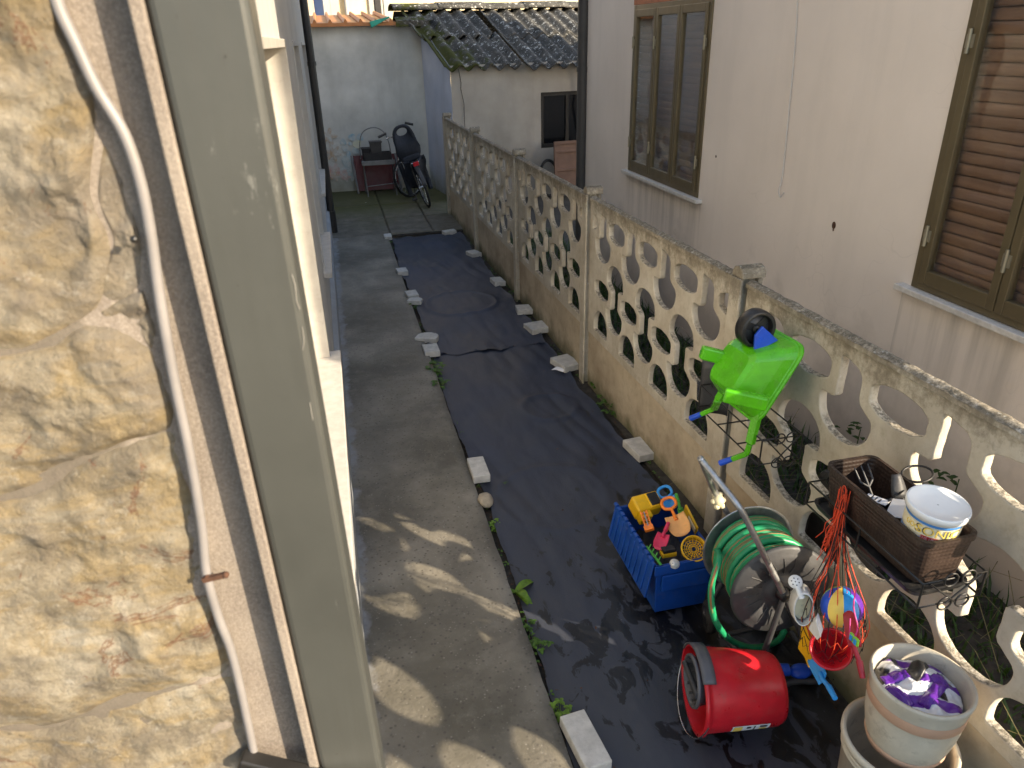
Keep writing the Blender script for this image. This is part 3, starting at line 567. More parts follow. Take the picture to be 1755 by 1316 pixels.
b.build('wall', 'shed_plaster', sh_, recalc=False)
b = MB(); 
for s0, s1, z0, z1 in ((1.5,1.56,.74,1.6),(2.44,2.5,.74,1.6),(1.5,2.5,1.54,1.6),(1.5,2.5,.74,.80),(1.96,2.02,.8,1.54)):
    p = [SP(s0,.02,z0),SP(s1,.02,z0),SP(s1,.06,z0),SP(s0,.06,z0)]; b.hexa([tuple(x) for x in p]+[tuple(x+Vector((0,0,z1-z0))) for x in p])
win = b.build('window', 'pipe_black', sh_)
for s0, s1 in ((1.56,1.96),(2.02,2.44)):
    p = [SP(s0,.035,.8),SP(s1,.035,.8),SP(s1,.04,.8),SP(s0,.04,.8)]; sub(win, MB().hexa([tuple(x) for x in p]+[tuple(x+Vector((0,0,.74))) for x in p]).build('pane', 'unlit_room_glass'))
p = [SP(1.4,.25,.6),SP(2.6,.25,.6),SP(2.6,.27,.6),SP(1.4,.27,.6)]; sub(win, MB().hexa([tuple(x) for x in p]+[tuple(x+Vector((0,0,1.2))) for x in p]).build('room_shade_board', 'dark_box'))  # added black board, its colour standing for shade inside the shed
ck = MB(); ck.tube([SP(.13,-.012/1.63,2.0)+Vector((0,0,0)), SP(.16,-.012/1.63,1.8), SP(.15,-.012/1.63,1.72), SP(.19,-.012/1.63,1.5), SP(.185,-.012/1.63,1.2), SP(.2,-.012/1.63,.9)], .005, 4); ck.build('crack', 'dark_box', sh_)
# roof of overlapping corrugated sheets
pitch = .255; eave_z = 2.05; rise = .80/2.15
def sheet(s0, nw, t0, t1, dz, seed):
    n = nw*10; L_ = (t1-t0)
    def f(u, v):
        s = s0 + u*nw*pitch; t = t0 + v*L_; d = t*1.635
        z = eave_z + d*rise + dz + .042*math.cos(2*math.pi*u*nw) + nz((s,t,seed), 2, .008)
        if v < .05 and s0 < .1: t += max(0, nz((s*3,0,seed), 4, .05))
        p = SP(s, t, z); return tuple(p)
    return MB().grid(f, n, 12).build('corrugated_sheet', 'old_roof', sh_, 0, 2, False, .014)
for i, s0 in enumerate((-.06, 1.20, 2.47, 3.74)):
    sheet(s0-(.06 if i == 0 else 0), 5, -.10+ (.0 if i else .03), .68, .0, i); sheet(s0-(.14 if i == 0 else 0), 5, .60, 1.36, .02, i+9)
for i in range(6):
    a = SP(-.35+i*.8, 1.34, eave_z+2.19*rise+.02); c_ = SP(.52+i*.8, 1.34, eave_z+2.19*rise+.02); d = (c_-a)
    b = MB(); b.grid(lambda u, v: tuple(a + d*u + Vector((-dl.x,-dl.y,0)).normalized()*(.20*math.cos(v*math.pi)) + Vector((0,0,.10*math.sin(v*math.pi)+.015*(i % 2)))), 6, 10); b.build('ridge_cap', 'old_roof', sh_, 0, 2, False, .012)
rear = MB(); a0 = SP(-.3,1.34,eave_z+2.19*rise); a1 = SP(5,1.34,eave_z+2.19*rise); rear.add([a0,a1,a1+Vector((0,3,-1)),a0+Vector((0,3,-1))], [(0,1,2,3)]); rear.build('rear_roof', 'old_roof', sh_, 0, 2, False, .014)
pp = MB(); pp.tube(smooth([SP(2.18,-.08,2.0), SP(2.19,-.05,1.6), SP(2.17,-.05,1.35), SP(2.22,-.06,1.1), SP(2.28,-.06,.85)], 4), .022, 8); pp.build('drainpipe', 'rust', sh_)

# things by the shed
wp_ = thing('wooden_panel', SP(1.75,-.2,.0), 'reddish brown framed wooden door panel leaning under the shed window', 'panel')
c0 = SP(1.63,-.16,.05); u_ = dr; v_ = Vector((-dl.x*.02,.10,.95)).normalized(); wn_ = u_.cross(v_)
PW, PH = .52, .80
MB().obox(c0+u_*PW/2+v_*PH/2, u_, v_, wn_, PW/2, PH/2, .008).build('board', 'slab_wood', wp_)
for a, c_, ww in (((0,.02),(PW,.02),.05),((0,PH-.02),(PW,PH-.02),.05),((0,PH*.80),(PW,PH*.80),.03),((0,PH*.44),(PW,PH*.44),.04),((.02,.045),(.02,PH-.045),.04),((PW-.03,.045),(PW-.03,PH-.045),.05)):
    pa = c0+u_*a[0]+v_*a[1]+wn_*.016; pb = c0+u_*c_[0]+v_*c_[1]+wn_*.016
    MB().bar(pa, pb, ww, .018, tuple(wn_)).build('batten', 'slab_wood', wp_, .002)
p = SP(1.55,-.12,.28); ty = thing('old_bicycle_tyre', (p.x,p.y,0), 'black bicycle tyre leaning beside the wooden panel', 'loose tyre')
n = 40; MB().tube([p + dr*(.16*math.cos(2*math.pi*i/n)) + Vector((0,.05*math.sin(2*math.pi*i/n),.28*math.sin(2*math.pi*i/n))) for i in range(n)], .024, 8, closed=True).build('casing', 'tyre', ty)
# green plastic strip caught under the roof edge
p0 = at(636, 42, Y=13.42); p1 = at(668, 30, Y=13.42); o = MB().hexa([tuple(x) for x in (p0+Vector((0,0,-.05)), p1+Vector((.0,0,.0)), p1+Vector((0,.05,0)), p0+Vector((0,.05,-.05)), p0+Vector((-.02,0,.045)), p1+Vector((0,0,.02)), p1+Vector((0,.05,.02)), p0+Vector((-.02,.05,.045)))]).build('plastic_strip', 'teal_plastic', None, .006); tag(o, 'teal green plastic scrap hanging from the edge of the far roof', 'scrap')

fb = thing('cream_building', (2, 23, 0), 'sunlit cream building rising beyond the shed roof', 'building')
MB().box((-.2,23,0), (9,28,9)).build('wall', 'cream_wall', fb)
def farwin(px0, px1, mat, name='window', z0=2.7, z1=4.6):
    a = at(px0, 10, Y=22.95); c_ = at(px1, 10, Y=22.95); return MB().box((a.x,22.93,z0), (c_.x,23.02,z1)).build(name, mat, fb, .02)
wa = farwin(632, 648, 'grey_far', 'shutter'); wb_ = farwin(657, 667, 'grey_far', 'shutter'); wi = farwin(640, 656, 'frame_white', 'window', 2.72); p = at(643,10,Y=22.9); p2 = at(653,10,Y=22.9)
sub(wi, MB().box((p.x,22.90,2.78),(p2.x,22.94,4.5)).build('pane', 'dark_box')); MB().box((at(630,0,Y=22.9).x,22.88,2.62),(at(668,0,Y=22.9).x,23.05,2.70)).build('sill', 'lintel_orange', fb)
p = at(593,0,Y=22.9); MB().tube([(p.x,22.9,0),(p.x,22.9,9)], .06, 8).build('downpipe', 'grey_far', fb)
fc = thing('blue_grey_building', (-2, 22, 0), 'pale blue wall and grey gate pillars beyond the tin roof edge', 'building')
MB().box((-3,22.6,0),(at(553,0,Y=22.6).x,26,9)).build('wall', 'blue_wall_far', fc); MB().box((-3,22.2,0),(at(537,0,Y=22.2).x,22.5,9)).build('pillar', 'stone_far', fc); MB().box((at(553,0,Y=22.2).x,22.2,0),(at(561,0,Y=22.2).x,22.5,9)).build('pillar', 'grey_far', fc); MB().box((at(565,0,Y=22.2).x,22.2,0),(at(579,0,Y=22.2).x,22.5,9)).build('pillar', 'grey_far', fc)

# ------------------------------------------------------------------ fence of cast concrete panels
FO = Vector((1.745, 2.87, 0)); FA = .0136
fe = bpy.data.objects.new('concrete_fence', None); COL.objects.link(fe); fe.location = FO; fe.rotation_euler = (0,0,FA)
tag(fe, 'weathered precast concrete fence with hourglass and almond openings, along the bed', 'fence')
PITCH = 2.07; PL = 1.965; PZ0, PHH = .395, .985
HG = [(.067,.045),(.067,.080),(.148,.082),(.152,.12),(.141,.167),(.112,.204),(.064,.230),(0,.240),(-.064,.230),(-.112,.204),(-.141,.167),(-.152,.12),(-.147,.088),(-.067,.045)]
def hourglass(cx, cz, top=True, bot=True, cut=None):
    up = HG
    lo = [(-x,-y) for x, y in up]; return [(cx+x, cz+y) for x, y in up+lo]
def lens(cx, cz, half=0):
    P_ = [(-.138,.034),(-.09,.060),(0,.073),(.09,.060),(.138,.034),(.138,-.034),(.09,-.060),(0,-.073),(-.09,-.060),(-.138,-.034)]
    if half > 0: P_ = [(.045,.06),(.09,.052),(.142,.03),(.142,-.03),(.09,-.052),(.045,-.06)]
    if half < 0: P_ = [(-.142,.03),(-.09,.052),(-.045,.06),(-.045,-.06),(-.09,-.052),(-.142,-.03)]
    return [(cx+x, cz+y) for x, y in P_]
def vase(cx, cz): 
    lo = hourglass(0, 0)[14:]; P_ = [(-x_, -y_) for x_, y_ in HG]
    P_ += [(.063,.055),(.03,.082),(-.05,.098),(-.068,.092),(-.063,.06)]; return [(cx+x, cz+y) for x, y in P_]
def dome(cx, cz):
    return [(cx+x, cz+y) for x, y in [(.135,.02),(.137,.08),(.125,.13),(.095,.17),(.05,.195),(0,.203),(-.05,.195),(-.095,.17),(-.125,.13),(-.137,.08),(-.135,.02)]]
cu = bpy.data.curves.new('panel_outline', 'CURVE'); cu.dimensions = '2D'; cu.fill_mode = 'BOTH'; cu.extrude = .0125; cu.bevel_depth = .005; cu.bevel_resolution = 1
def spline(pts):
    s = cu.splines.new('POLY'); s.points.add(len(pts)-1)
    for p_, (x, y) in zip(s.points, pts): p_.co = (x, y, 0, 1)
    s.use_cyclic_u = True
def dense(pts, st=.016):
    out = []; k = len(pts)
    for i in range(k):
        a = Vector(pts[i]+(0,)) if len(pts[i]) == 2 else Vector(pts[i]); c = Vector(pts[(i+1) % k]+(0,)); n = max(1, int((c-a).length/st))
        for j in range(n):
            q_ = a+(c-a)*j/n; out.append((q_.x+.0022*noise.noise(q_*40), q_.y+.0022*noise.noise(q_*40+Vector((7,3,1)))))
    return out
def softc(pts):                                         # round the drawn corners a little
    out = []; k = len(pts)
    for i in range(k):
        a = Vector(pts[i-1]); b_ = Vector(pts[i]); c = Vector(pts[(i+1) % k]); ra = min(.010, (a-b_).length*.3); rc = min(.010, (c-b_).length*.3)
        out += [tuple(b_+(a-b_).normalized()*ra), tuple(b_+(c-b_).normalized()*rc)]
    return out
spline([(0,0),(PL,0),(PL,PHH),(0,PHH)]); P4 = PL/4
for i in range(4):
    cx = (i+.5)*P4; spline(dense(softc(vase(cx, .825)))); spline(dense(softc(lens(cx, .39)))); spline(dense(softc(dome(cx, .03))))
for i in range(1, 4): spline(dense(softc(hourglass(i*P4, .39)))); spline(dense(softc(lens(i*P4, .838))))
for z_ in (.838,): spline(dense(softc(lens(0, z_, 1)))); spline(dense(softc(lens(PL, z_, -1))))
co = bpy.data.objects.new('panel_outline', cu); COL.objects.link(co); dg = bpy.context.evaluated_depsgraph_get(); dg.update()
pme = bpy.data.meshes.new_from_object(co.evaluated_get(dg)); bpy.data.objects.remove(co)
for v in pme.vertices: v.co = Vector((v.co.z, PL-v.co.x, v.co.y))
pme.flip_normals(); pme.materials.clear(); pme.materials.append(M['fence_concrete']); pme.name = 'panel'
# rounded coping bead and plinth slab share one mesh each
b = MB(); b.grid(lambda u, v: (-.0265+.053*v, u*PL, .012*math.sin(v*math.pi)+.006*noise.noise(Vector((u*40,v*3,0)))), 90, 5); b.grid(lambda u, v: (-.0265+.004*noise.noise(Vector((u*50,v*4,3))), u*PL, -.018+.018*v), 90, 3); b.grid(lambda u, v: (.0265, u*PL, -.018+.018*v), 2, 2)
b.grid(lambda u, v: (-.0265+.053*v, u*PL, -.018), 2, 2)
cme = b.mesh('coping', 'fence_concrete')
b = MB(); b.box((-.012,0,-.12),(.028,PL,PZ0-.006)); b.box((-.03,0,-.12),(-.012,PL,PZ0*.0)) if False else None
ppl = b.mesh('plinth_slab', 'plinth_concrete')
b = MB(); b.box((-.052,-.048,-.12),(-.036,.048,1.40)); b.box((-.036,-.022,-.12),(.036,.022,1.40)); b.box((.036,-.048,-.12),(.06,.048,1.40))
b.prism([(.0,-.048,1.40),(.0,.048,1.40),(.0,.045,1.425),(.0,.03,1.445),(.0,0,1.455),(.0,-.03,1.445),(.0,-.045,1.425)], (-.045,0,0), (.075,0,0))
pom = b.mesh('post', 'fence_concrete')
for k in range(-3, 4):
    for me, nm, loc in ((pme, 'panel', (0, k*PITCH+(PITCH-PL)/2, PZ0)), (cme, 'coping', (0, k*PITCH+(PITCH-PL)/2, PZ0+PHH+.004)), (ppl, 'plinth_slab', (0, k*PITCH+(PITCH-PL)/2, 0))):
        if nm == 'coping': o = link(nm, me); o.parent = last; o.location = (0, 0, PHH+.004); continue
        o = link(nm, me); o.parent = fe; o.location = loc; o.rotation_euler = (0, random.uniform(-.004,.004), 0)
        if nm == 'panel': last = o
for k in range(-3, 5):
    o = link('post', pom); o.parent = fe; o.location = (0, k*PITCH, 0); o.rotation_euler = (random.uniform(-.008,.008), random.uniform(-.006,.006), 0)
    bv = o.modifiers.new('bevel', 'BEVEL'); bv.width = .006; bv.segments = 2; bv.limit_method = 'ANGLE'; bv.angle_limit = R_(50)

# grass and dead stems in the strip behind the fence
b = MB(); rg = random.Random(3)
for i in range(9000):
    y = rg.uniform(.3, 9.5); x = rg.uniform(1.82, 2.76); hh = rg.uniform(.03, .13)*(1.4 if x > 2.5 else 1); a = rg.uniform(0, 6.28); wd = rg.uniform(.003, .009); l = rg.uniform(.02, .12)
    dx, dy = math.cos(a), math.sin(a); p0 = Vector((x,y,-.06)); p1 = p0+Vector((dx*l*.4,dy*l*.4,hh*.65)); p2 = p0+Vector((dx*l,dy*l,hh)); s_ = Vector((-dy,dx,0))*wd
    b.add([p0-s_,p0+s_,p1+s_*.8,p1-s_*.8,p2], [(0,1,2,3),(3,2,4)])
tag(b.build('grass', 'grass_dark', recalc=False), 'dark rough grass growing between the fence and the pink house', 'grass', kind='stuff')
b = MB()
for i in range(700):
    y = rg.uniform(.3, 9.5); x = rg.uniform(1.82, 2.76); a = rg.uniform(0, 6.28); l = rg.uniform(.1,.35); p0 = Vector((x,y,rg.uniform(-.04,.1))); p1 = p0+Vector((math.cos(a)*l,math.sin(a)*l,rg.uniform(-.02,.15))); s_ = Vector((-math.sin(a),math.cos(a),0))*.0016
    b.add([p0-s_,p0+s_,p1+s_,p1-s_], [(0,1,2,3)])
tag(b.build('dry_stems', 'grass_dry', recalc=False), 'thin straw coloured dead stems lying in the rough grass', 'stems', kind='stuff')

# leafy weeds
def leaf(b, base, d, L_, W_, droop=.4, n=4):
    d = Vector(d).normalized(); sd = d.cross(Vector((0,0,1))); sd = sd.normalized() if sd.length > .05 else Vector((1,0,0)); vs = []
    for i in range(n+1):
        t = i/n; c = Vector(base) + d*L_*t + Vector((0,0,-droop*L_*t*t)); w_ = W_*math.sin(math.pi*min(.97, .12+t*.86))**.8
        vs += [c - sd*w_ + Vector((0,0,w_*.35)), c, c + sd*w_ + Vector((0,0,w_*.35))]
    fs = []
    for i in range(n): fs += [(i*3,i*3+1,i*3+4,i*3+3), (i*3+1,i*3+2,i*3+5,i*3+4)]
    b.add(vs, fs, True)
def weed(px, py, kind, size, label, n=9, mat='leaf', z=-.04):
    p = at(px, py, Z=z); t = thing('weed', p, label, 'weed', 'small weeds along the bed edges'); rr = random.Random(px*7+py); lb = MB(); sb = MB()
    for i in range(n):
        a = rr.uniform(0, 6.28); e = rr.uniform(.25, 1.1)
        if kind == 'clover':
            tip = p + Vector((math.cos(a)*size*rr.uniform(.2,1), math.sin(a)*size*rr.uniform(.2,1.3), size*rr.uniform(.3,.9))); sb.tube([p, (p+tip)/2+Vector((0,0,size*.2)), tip], .0012, 4)
            for k in range(3):
                aa = a+k*2.1; leaf(lb, tip, (math.cos(aa), math.sin(aa), .15), size*rr.uniform(.35,.5), size*.17, .3, 3)
        else: leaf(lb, p, (math.cos(a), math.sin(a), e), size*rr.uniform(.7,1.2), size*.13, .55, 6)
    lb.build('leaves', mat, t, recalc=False)
    if sb.v: sb.build('stems', mat, t)
for a in [(884,1015,'blade',.17,'tall dandelion leaves sprouting beside the path in mid bed',5,'leaf_bright'),(745,640,'clover',.08,'largest clover weed at the path edge opposite the second fence post',16,'leaf'),(752,662,'clover',.07,'clover weed just below the largest one at the path edge',12,'leaf'),
          (960,1228,'clover',.05,'bright clover sprig beside the nearest paving brick',8,'leaf_bright'),(942,1222,'clover',.04,'small bright sprout left of the nearest paving brick',6,'leaf_bright'),(838,868,'clover',.03,'tiny sprout just under the round pebble',5,'leaf_bright'),
          (846,905,'clover',.045,'light green weed at the path edge below the pebble',7,'leaf_bright'),(852,912,'clover',.03,'small seedling against the path edge, left of the blue crate',5,'leaf_bright'),(905,1078,'clover',.045,'weed at the path edge left of the wet patches',8,'leaf'),(925,1115,'clover',.05,'pale weed between the dandelion and the nearest brick',9,'leaf'),
          (707,530,'clover',.05,'weed by the two stacked brick pieces',8,'leaf'),(667,418,'clover',.05,'weed under the farthest left brick',7,'leaf'),(1025,672,'clover',.075,'weed at the foot of the post nearest the sunlit panel',9,'leaf'),(1040,695,'clover',.075,'weed along the fence foot below the bright panel',9,'leaf'),
          (1055,715,'clover',.075,'low weed along the fence foot, nearest the large brick',9,'leaf'),(1008,652,'clover',.04,'weed in the corner behind the brick with white litter',7,'leaf'),(885,505,'clover',.075,'mossy weed at the foot of the third fence post',7,'leaf'),(868,830,'clover',.02,'tiny seedling in the gap beside the membrane',4,'leaf')]:
    weed(*a)
for i, (px, py, x) in enumerate(((1480,735,2.72),(1650,820,2.70),(1580,830,2.74))):
    p = at(px, py, X=x); t = thing('wall_weed', (p.x, p.y, 0), ('leafy weed against the pink wall seen through the bowl opening', 'sparse weed against the pink wall behind the white tub', 'thin weed seen between planter and white tub')[i], 'weed', 'weeds against the pink wall'); lb = MB(); rr = random.Random(i)
    for k in range(26):
        q_ = Vector((p.x+rr.uniform(-.08,0), p.y+rr.uniform(-.12,.12), rr.uniform(.05, p.z+.02))); a = rr.uniform(0,6.28); leaf(lb, q_, (math.cos(a), math.sin(a), .5), .05, .014, .4, 3)
    lb.tube([(p.x-.03,p.y,-.05),(p.x-.02,p.y,p.z)], .003, 5); lb.build('leaves', 'grass_dark', t, recalc=False)

# ------------------------------------------------------------------ bricks that hold the membrane down
bricks = [(665,407,0,.10,.17,'farthest left paving brick, on the path side of the membrane'),(770,399,.2,.18,.11,'farthest right paving brick, at the far corner of the membrane'),(812,436,.25,.13,.20,'paving brick by the fence beside the fourth post'),(853,484,.1,.12,.20,'paving brick by the fence just before the third post'),
          (689,467,.05,.12,.19,'single left paving brick beyond the stacked pieces'),(706,507,.08,.12,.18,'whole paving brick of the close pair on the far left edge'),(898,532,-.1,.15,.17,'paving brick by the fence, farther of the two near the sheet seam'),(921,563,.15,.19,.21,'larger paving brick on the fence side at the sheet seam'),
          (739,602,.0,.13,.20,'square paving brick on the path side near the sheet seam'),(970,624,.3,.17,.22,'paving brick by the fence with a scrap of white litter'),(1096,772,.12,.13,.22,'large paving brick by the fence foot, nearest the camera on that side'),(820,807,0,.105,.225,'lone paving brick beside the path above the round pebble'),
          (1002,1275,.12,.105,.24,'nearest paving brick at the bottom edge, partly sunlit')]
for px, py, rz, wx, wy, lab in bricks:
    p = at(px, py, Z=-.005); o = MB().box((-wx/2,-wy/2,0),(wx/2,wy/2,.052)).build('paving_brick', 'brick_pave', None, .005, 2); o.location = (p.x, p.y, -.022); o.rotation_euler = (random.uniform(-.03,.03), random.uniform(-.03,.03), rz); tag(o, lab, 'brick', 'paving bricks weighing down the membrane')
for px, py, rr, lab in ((712,517,.075,'rounded half brick leaning on the far left pair'),(733,580,.10,'rounded broken brick beside the square one at the sheet seam')):
    p = at(px, py, Z=-.005); pts = [(rr*math.cos(a), rr*.8*math.sin(a), 0) if a < 3.0 else (rr*math.cos(a)*1.0, -rr*.6, 0) for a in [k*math.pi/9 for k in range(18)] if a < 3.2]; pts += [(-rr,-rr*.75,0),(rr,-rr*.75,0)]
    o = MB().prism(pts, (0,0,0), (0,0,.045)).build('broken_brick', 'brick_pave', None, .005); o.location = (p.x,p.y,-.02); o.rotation_euler = (0,0,-.4); tag(o, lab, 'brick', 'paving bricks weighing down the membrane')
p = at(832, 857, Z=-.0); pb = MB(); pb.ball((0,0,0), .05, 24, 16, (.9,1.15,.72)); 
for v in pb.v: v += v*nz(v, 18, .22)
o = pb.build('pebble', 'pebble'); o.location = (p.x, p.y, .0); tag(o, 'round lumpy tan pebble on the membrane beside the path', 'stone')
def scrap(px, py, pts, mat, label, z=-.01):
    p = at(px, py, Z=z); b = MB(); b.add([p+Vector((x,y,zz)) for x, y, zz in pts], [tuple(range(len(pts)))]); tag(b.build('litter', mat, None, 0, 2, True, .002), label, 'litter', 'bits of litter')
scrap(957, 635, [(-.05,.03,.0),(.0,.04,.02),(.05,-.02,.015),(.03,-.04,.0),(-.02,.0,.01)], 'paper', 'crumpled white litter beside a brick on the fence side')
scrap(625, 348, [(-.05,-.02,.01),(.02,-.04,.015),(.06,0,.01),(0,.03,.012)], 'paper', 'white litter fleck on the mossy far yard')

# ------------------------------------------------------------------ bicycle at the far end
Rp = at(735, 355, Z=0); Fp = Vector((Rp.x-.10, Rp.y+1.03, 0)); fw_ = (Fp-Rp).normalized(); upb = Vector((-.27,.02,.96)); upb = (upb - fw_*upb.dot(fw_)).normalized(); sd = fw_.cross(upb)
bk = thing('bicycle', Rp, 'city bicycle with a dark child seat, seen from behind against the far wall', 'bicycle')
def B(a, h, s=0): return Rp + fw_*a + upb*h + sd*s
def wheel(c, ax, r):
    ax = Vector(ax).normalized(); x = ax.cross(Vector((0,0,1))).normalized(); y = ax.cross(x); n = 44
    ring = lambda rr: [c + x*rr*math.cos(2*math.pi*i/n) + y*rr*math.sin(2*math.pi*i/n) for i in range(n)]
    t = MB().tube(ring(r), .020, 8, closed=True).build('wheel', 'tyre', bk); sub(t, MB().tube(ring(r-.026), .010, 6, closed=True).build('rim', 'chrome'))
    s_ = MB()
    for i in range(18): s_.tube([c + ax*.03*(-1)**i, c + (x*math.cos(2*math.pi*i/18)+y*math.sin(2*math.pi*i/18))*(r-.03)], .0022, 4)
    s_.tube([c-ax*.05, c+ax*.05], .022, 10); sub(t, s_.build('spokes', 'chrome'))
Wr = .335; wheel(B(0,Wr), sd, Wr-.02)
st = Matrix.Rotation(R_(-58), 3, upb) @ sd; wheel(B(1.02,Wr), st, Wr-.02)
mg = MB(); n = 16; mg.grid(lambda u, v: tuple(B(-.375*math.sin(R_(-70+150*u)), Wr+.375*math.cos(R_(-70+150*u)), (v-.5)*.065)), n, 3); mg.build('mudguard', 'dark_steel', bk, 0, 2, False, .004)
f = MB(); 
for a, c_ in (((0,Wr),(.42,.28)),((.42,.28),(.28,.80)),((0,Wr),(.30,.70)),((.42,.28),(.88,.62)),((.88,.62),(.84,.95)),((.88,.62),(1.02,Wr))): f.tube([B(*a), B(*c_)], .016, 8)
f.tube([B(0,Wr,.05),B(-.05,.74,.06)], .008, 6); f.tube([B(0,Wr,-.05),B(-.05,.74,-.06)], .008, 6); f.build('frame', 'dark_steel', bk)
r_ = MB(); 
for s_ in (-.06,.06): r_.tube([B(-.2,.76,s_),B(.28,.76,s_)], .008, 6)
r_.tube([B(-.2,.76,-.06),B(-.2,.76,.06)], .008, 6); r_.build('rear_rack', 'chrome', bk)
MB().obox(B(-.22,.74), sd, upb, fw_, .045, .03, .015).build('reflector', 'red_plastic', bk, .006)
hb = MB(); hd = Matrix.Rotation(R_(-58), 3, upb) @ sd; hc = B(.80,1.05); hb.tube(smooth([hc-hd*.28-fw_*.1, hc-hd*.14, hc, hc+hd*.14, hc+hd*.28-fw_*.1], 4), .012, 8); hb.tube([B(.84,.95),hc], .014, 8); hb.build('handlebar', 'chrome', bk)
gr = MB(); p = B(.62,1.16,-.30); gr.tube([p, p+Vector((.13,.02,.05))], .020, 8); p2 = B(.62,1.16,.30); gr.tube([p2, p2+Vector((-.13,.02,.03))], .020, 8); gr.build('grip', 'black_plastic', bk)
pe = MB(); pe.obox(B(.36,.11,-.12), fw_, sd, upb, .05, .035, .012); pe.tube([B(.42,.28,-.06),B(.36,.11,-.09)], .010, 6); pe.tube([B(.42,.28,.06),B(.48,.45,.09)], .010, 6); pe.obox(B(.48,.45,.12), fw_, sd, upb, .05, .035, .012); pe.build('pedal', 'dark_steel', bk)
# child seat shell with head opening, plus draped cloth
ang = [2*math.pi*i/28 for i in range(28)]
def se(a, rx, rz, p_=2.6): return (rx*abs(math.cos(a))**(2/p_)*math.copysign(1, math.cos(a)), rz*abs(math.sin(a))**(2/p_)*math.copysign(1, math.sin(a)))
out_ = []; in_ = []
for a in ang:
    x, z_ = se(a, .20 if math.sin(a) < 0 else .17, .28); out_.append((x, 1.02+z_)); in_.append((.088*math.cos(a), 1.205+.06*math.sin(a)))
cs = MB(); vo = [B(.04-.06*abs(x)*2+.05*(h-.8), h, x) for x, h in out_]; vi = [B(.05+.05*(h-.8), h, x) for x, h in in_]
cs.add(vo+vi, [(i, (i+1) % 28, 28+(i+1) % 28, 28+i) for i in range(28)], True); seat = cs.build('child_seat', 'navy_cloth', bk, 0, 2, True, .035)
cv = MB(); cv.grid(lambda u, v: tuple(B(-.05+.25*v+.03*math.sin(u*9), .80-.46*v-.05*math.sin(u*math.pi), -.17+.36*u+.02*math.sin(v*8)) + sd*0), 12, 10); sub(seat, cv.build('cloth', 'navy_cloth', None, 0, 2, False, .012))
cv = MB(); cv.obox(B(.16,.80), sd, fw_, upb, .15, .16, .05); sub(seat, cv.build('seat_pan', 'navy_cloth', None, .03))
for s_ in (-1, 1):
    cv = MB(); cv.obox(B(.22,.48,s_*.17), sd, fw_, upb, .035, .05, .27); sub(seat, cv.build('leg_shield', 'navy_cloth', None, .02))

# red folding table and chair with boxes by the far wall
pL = at(612, 329, Z=0); pR = at(684, 322, Z=0)
ft = thing('folding_table', ((pL.x+pR.x)/2, pL.y-.1, 0), 'folded maroon table with grey metal legs leaning on the far wall', 'table'); y0 = 13.30
MB().hexa([(pL.x+.03,y0+.08,.03),(pR.x-.02,y0+.08,.03),(pR.x-.02,y0+.1,.03),(pL.x+.03,y0+.1,.03),(pL.x,y0+.20,.62),(pR.x+.02,y0+.20,.62),(pR.x+.02,y0+.22,.62),(pL.x,y0+.22,.62)]).build('top', 'maroon', ft, .004)
for x in (pL.x, pR.x): MB().bar((x+.02,y0,0), (x-.03,y0+.17,.63), .03, .03).build('leg', 'grey_metal', ft, .004)
fc_ = thing('folding_chair', ((pL.x+pR.x)/2, 13.0, 0), 'dark folding chair with thin frame in front of the maroon table', 'chair'); cxm = (pL.x+pR.x)/2
sx0, sx1 = at(622,270,Y=13.0).x, at(672,266,Y=13.0).x
for x in (sx0, sx1):
    MB().tube([(x+.02,12.95,0),(x,13.12,.60)], .011, 6).build('leg', 'grey_metal', fc_); MB().tube([(x,13.25,0),(x,13.0,.52)], .011, 6).build('leg', 'grey_metal', fc_)
MB().tube([(sx0+.02,12.98,.17),(sx1+.02,12.98,.20)], .008, 6).build('stretcher', 'grey_metal', fc_)
MB().box((sx0-.03,12.92,.53),(sx1+.03,13.26,.57)).build('seat', 'dark_box', fc_, .006); MB().box((sx0-.03,12.90,.525),(sx1+.03,12.919,.60)).build('front_rail', 'grey_metal', fc_, .004)
bx_ = thing('dark_crate', (sx0+.15,13.1,.572), 'black open crate on the folding chair', 'crate'); 
for a, c_ in (((-.16,-.10,0),(.30,-.085,.14)),((-.16,.10,0),(.30,.115,.14)),((-.16,-.085,0),(-.145,.1,.14)),((.285,-.085,0),(.30,.1,.14)),((-.145,-.085,0),(.285,.1,.012))): MB().box([sx0+.18+a[0],13.08+a[1],.572+a[2]], [sx0+.18+c_[0],13.08+c_[1],.572+c_[2]]).build('side', 'dark_box', bx_, .003)
def binthing(cx, w2, h, mat, label, name):
    t = thing(name, (cx,13.10,.588), label, 'bin'); z0 = .588
    MB().hexa([(cx-w2*.85,13.04,z0),(cx+w2*.85,13.04,z0),(cx+w2*.85,13.16,z0),(cx-w2*.85,13.16,z0),(cx-w2,13.02,z0+h),(cx+w2,13.02,z0+h),(cx+w2,13.18,z0+h),(cx-w2,13.18,z0+h)]).build('body', mat, t, .01)
    MB().box((cx-w2-.008,13.012,z0+h-.02),(cx+w2+.008,13.188,z0+h+.006)).build('rim', mat, t, .006)
binthing(at(627,255,Y=13.1).x, .075, .20, 'dark_box', 'black square bin standing in the crate, left one', 'plastic_bin'); binthing(at(644,255,Y=13.1).x, .10, .30, 'bin_grey', 'taller dark grey bin standing in the crate by the bicycle', 'plastic_bin')
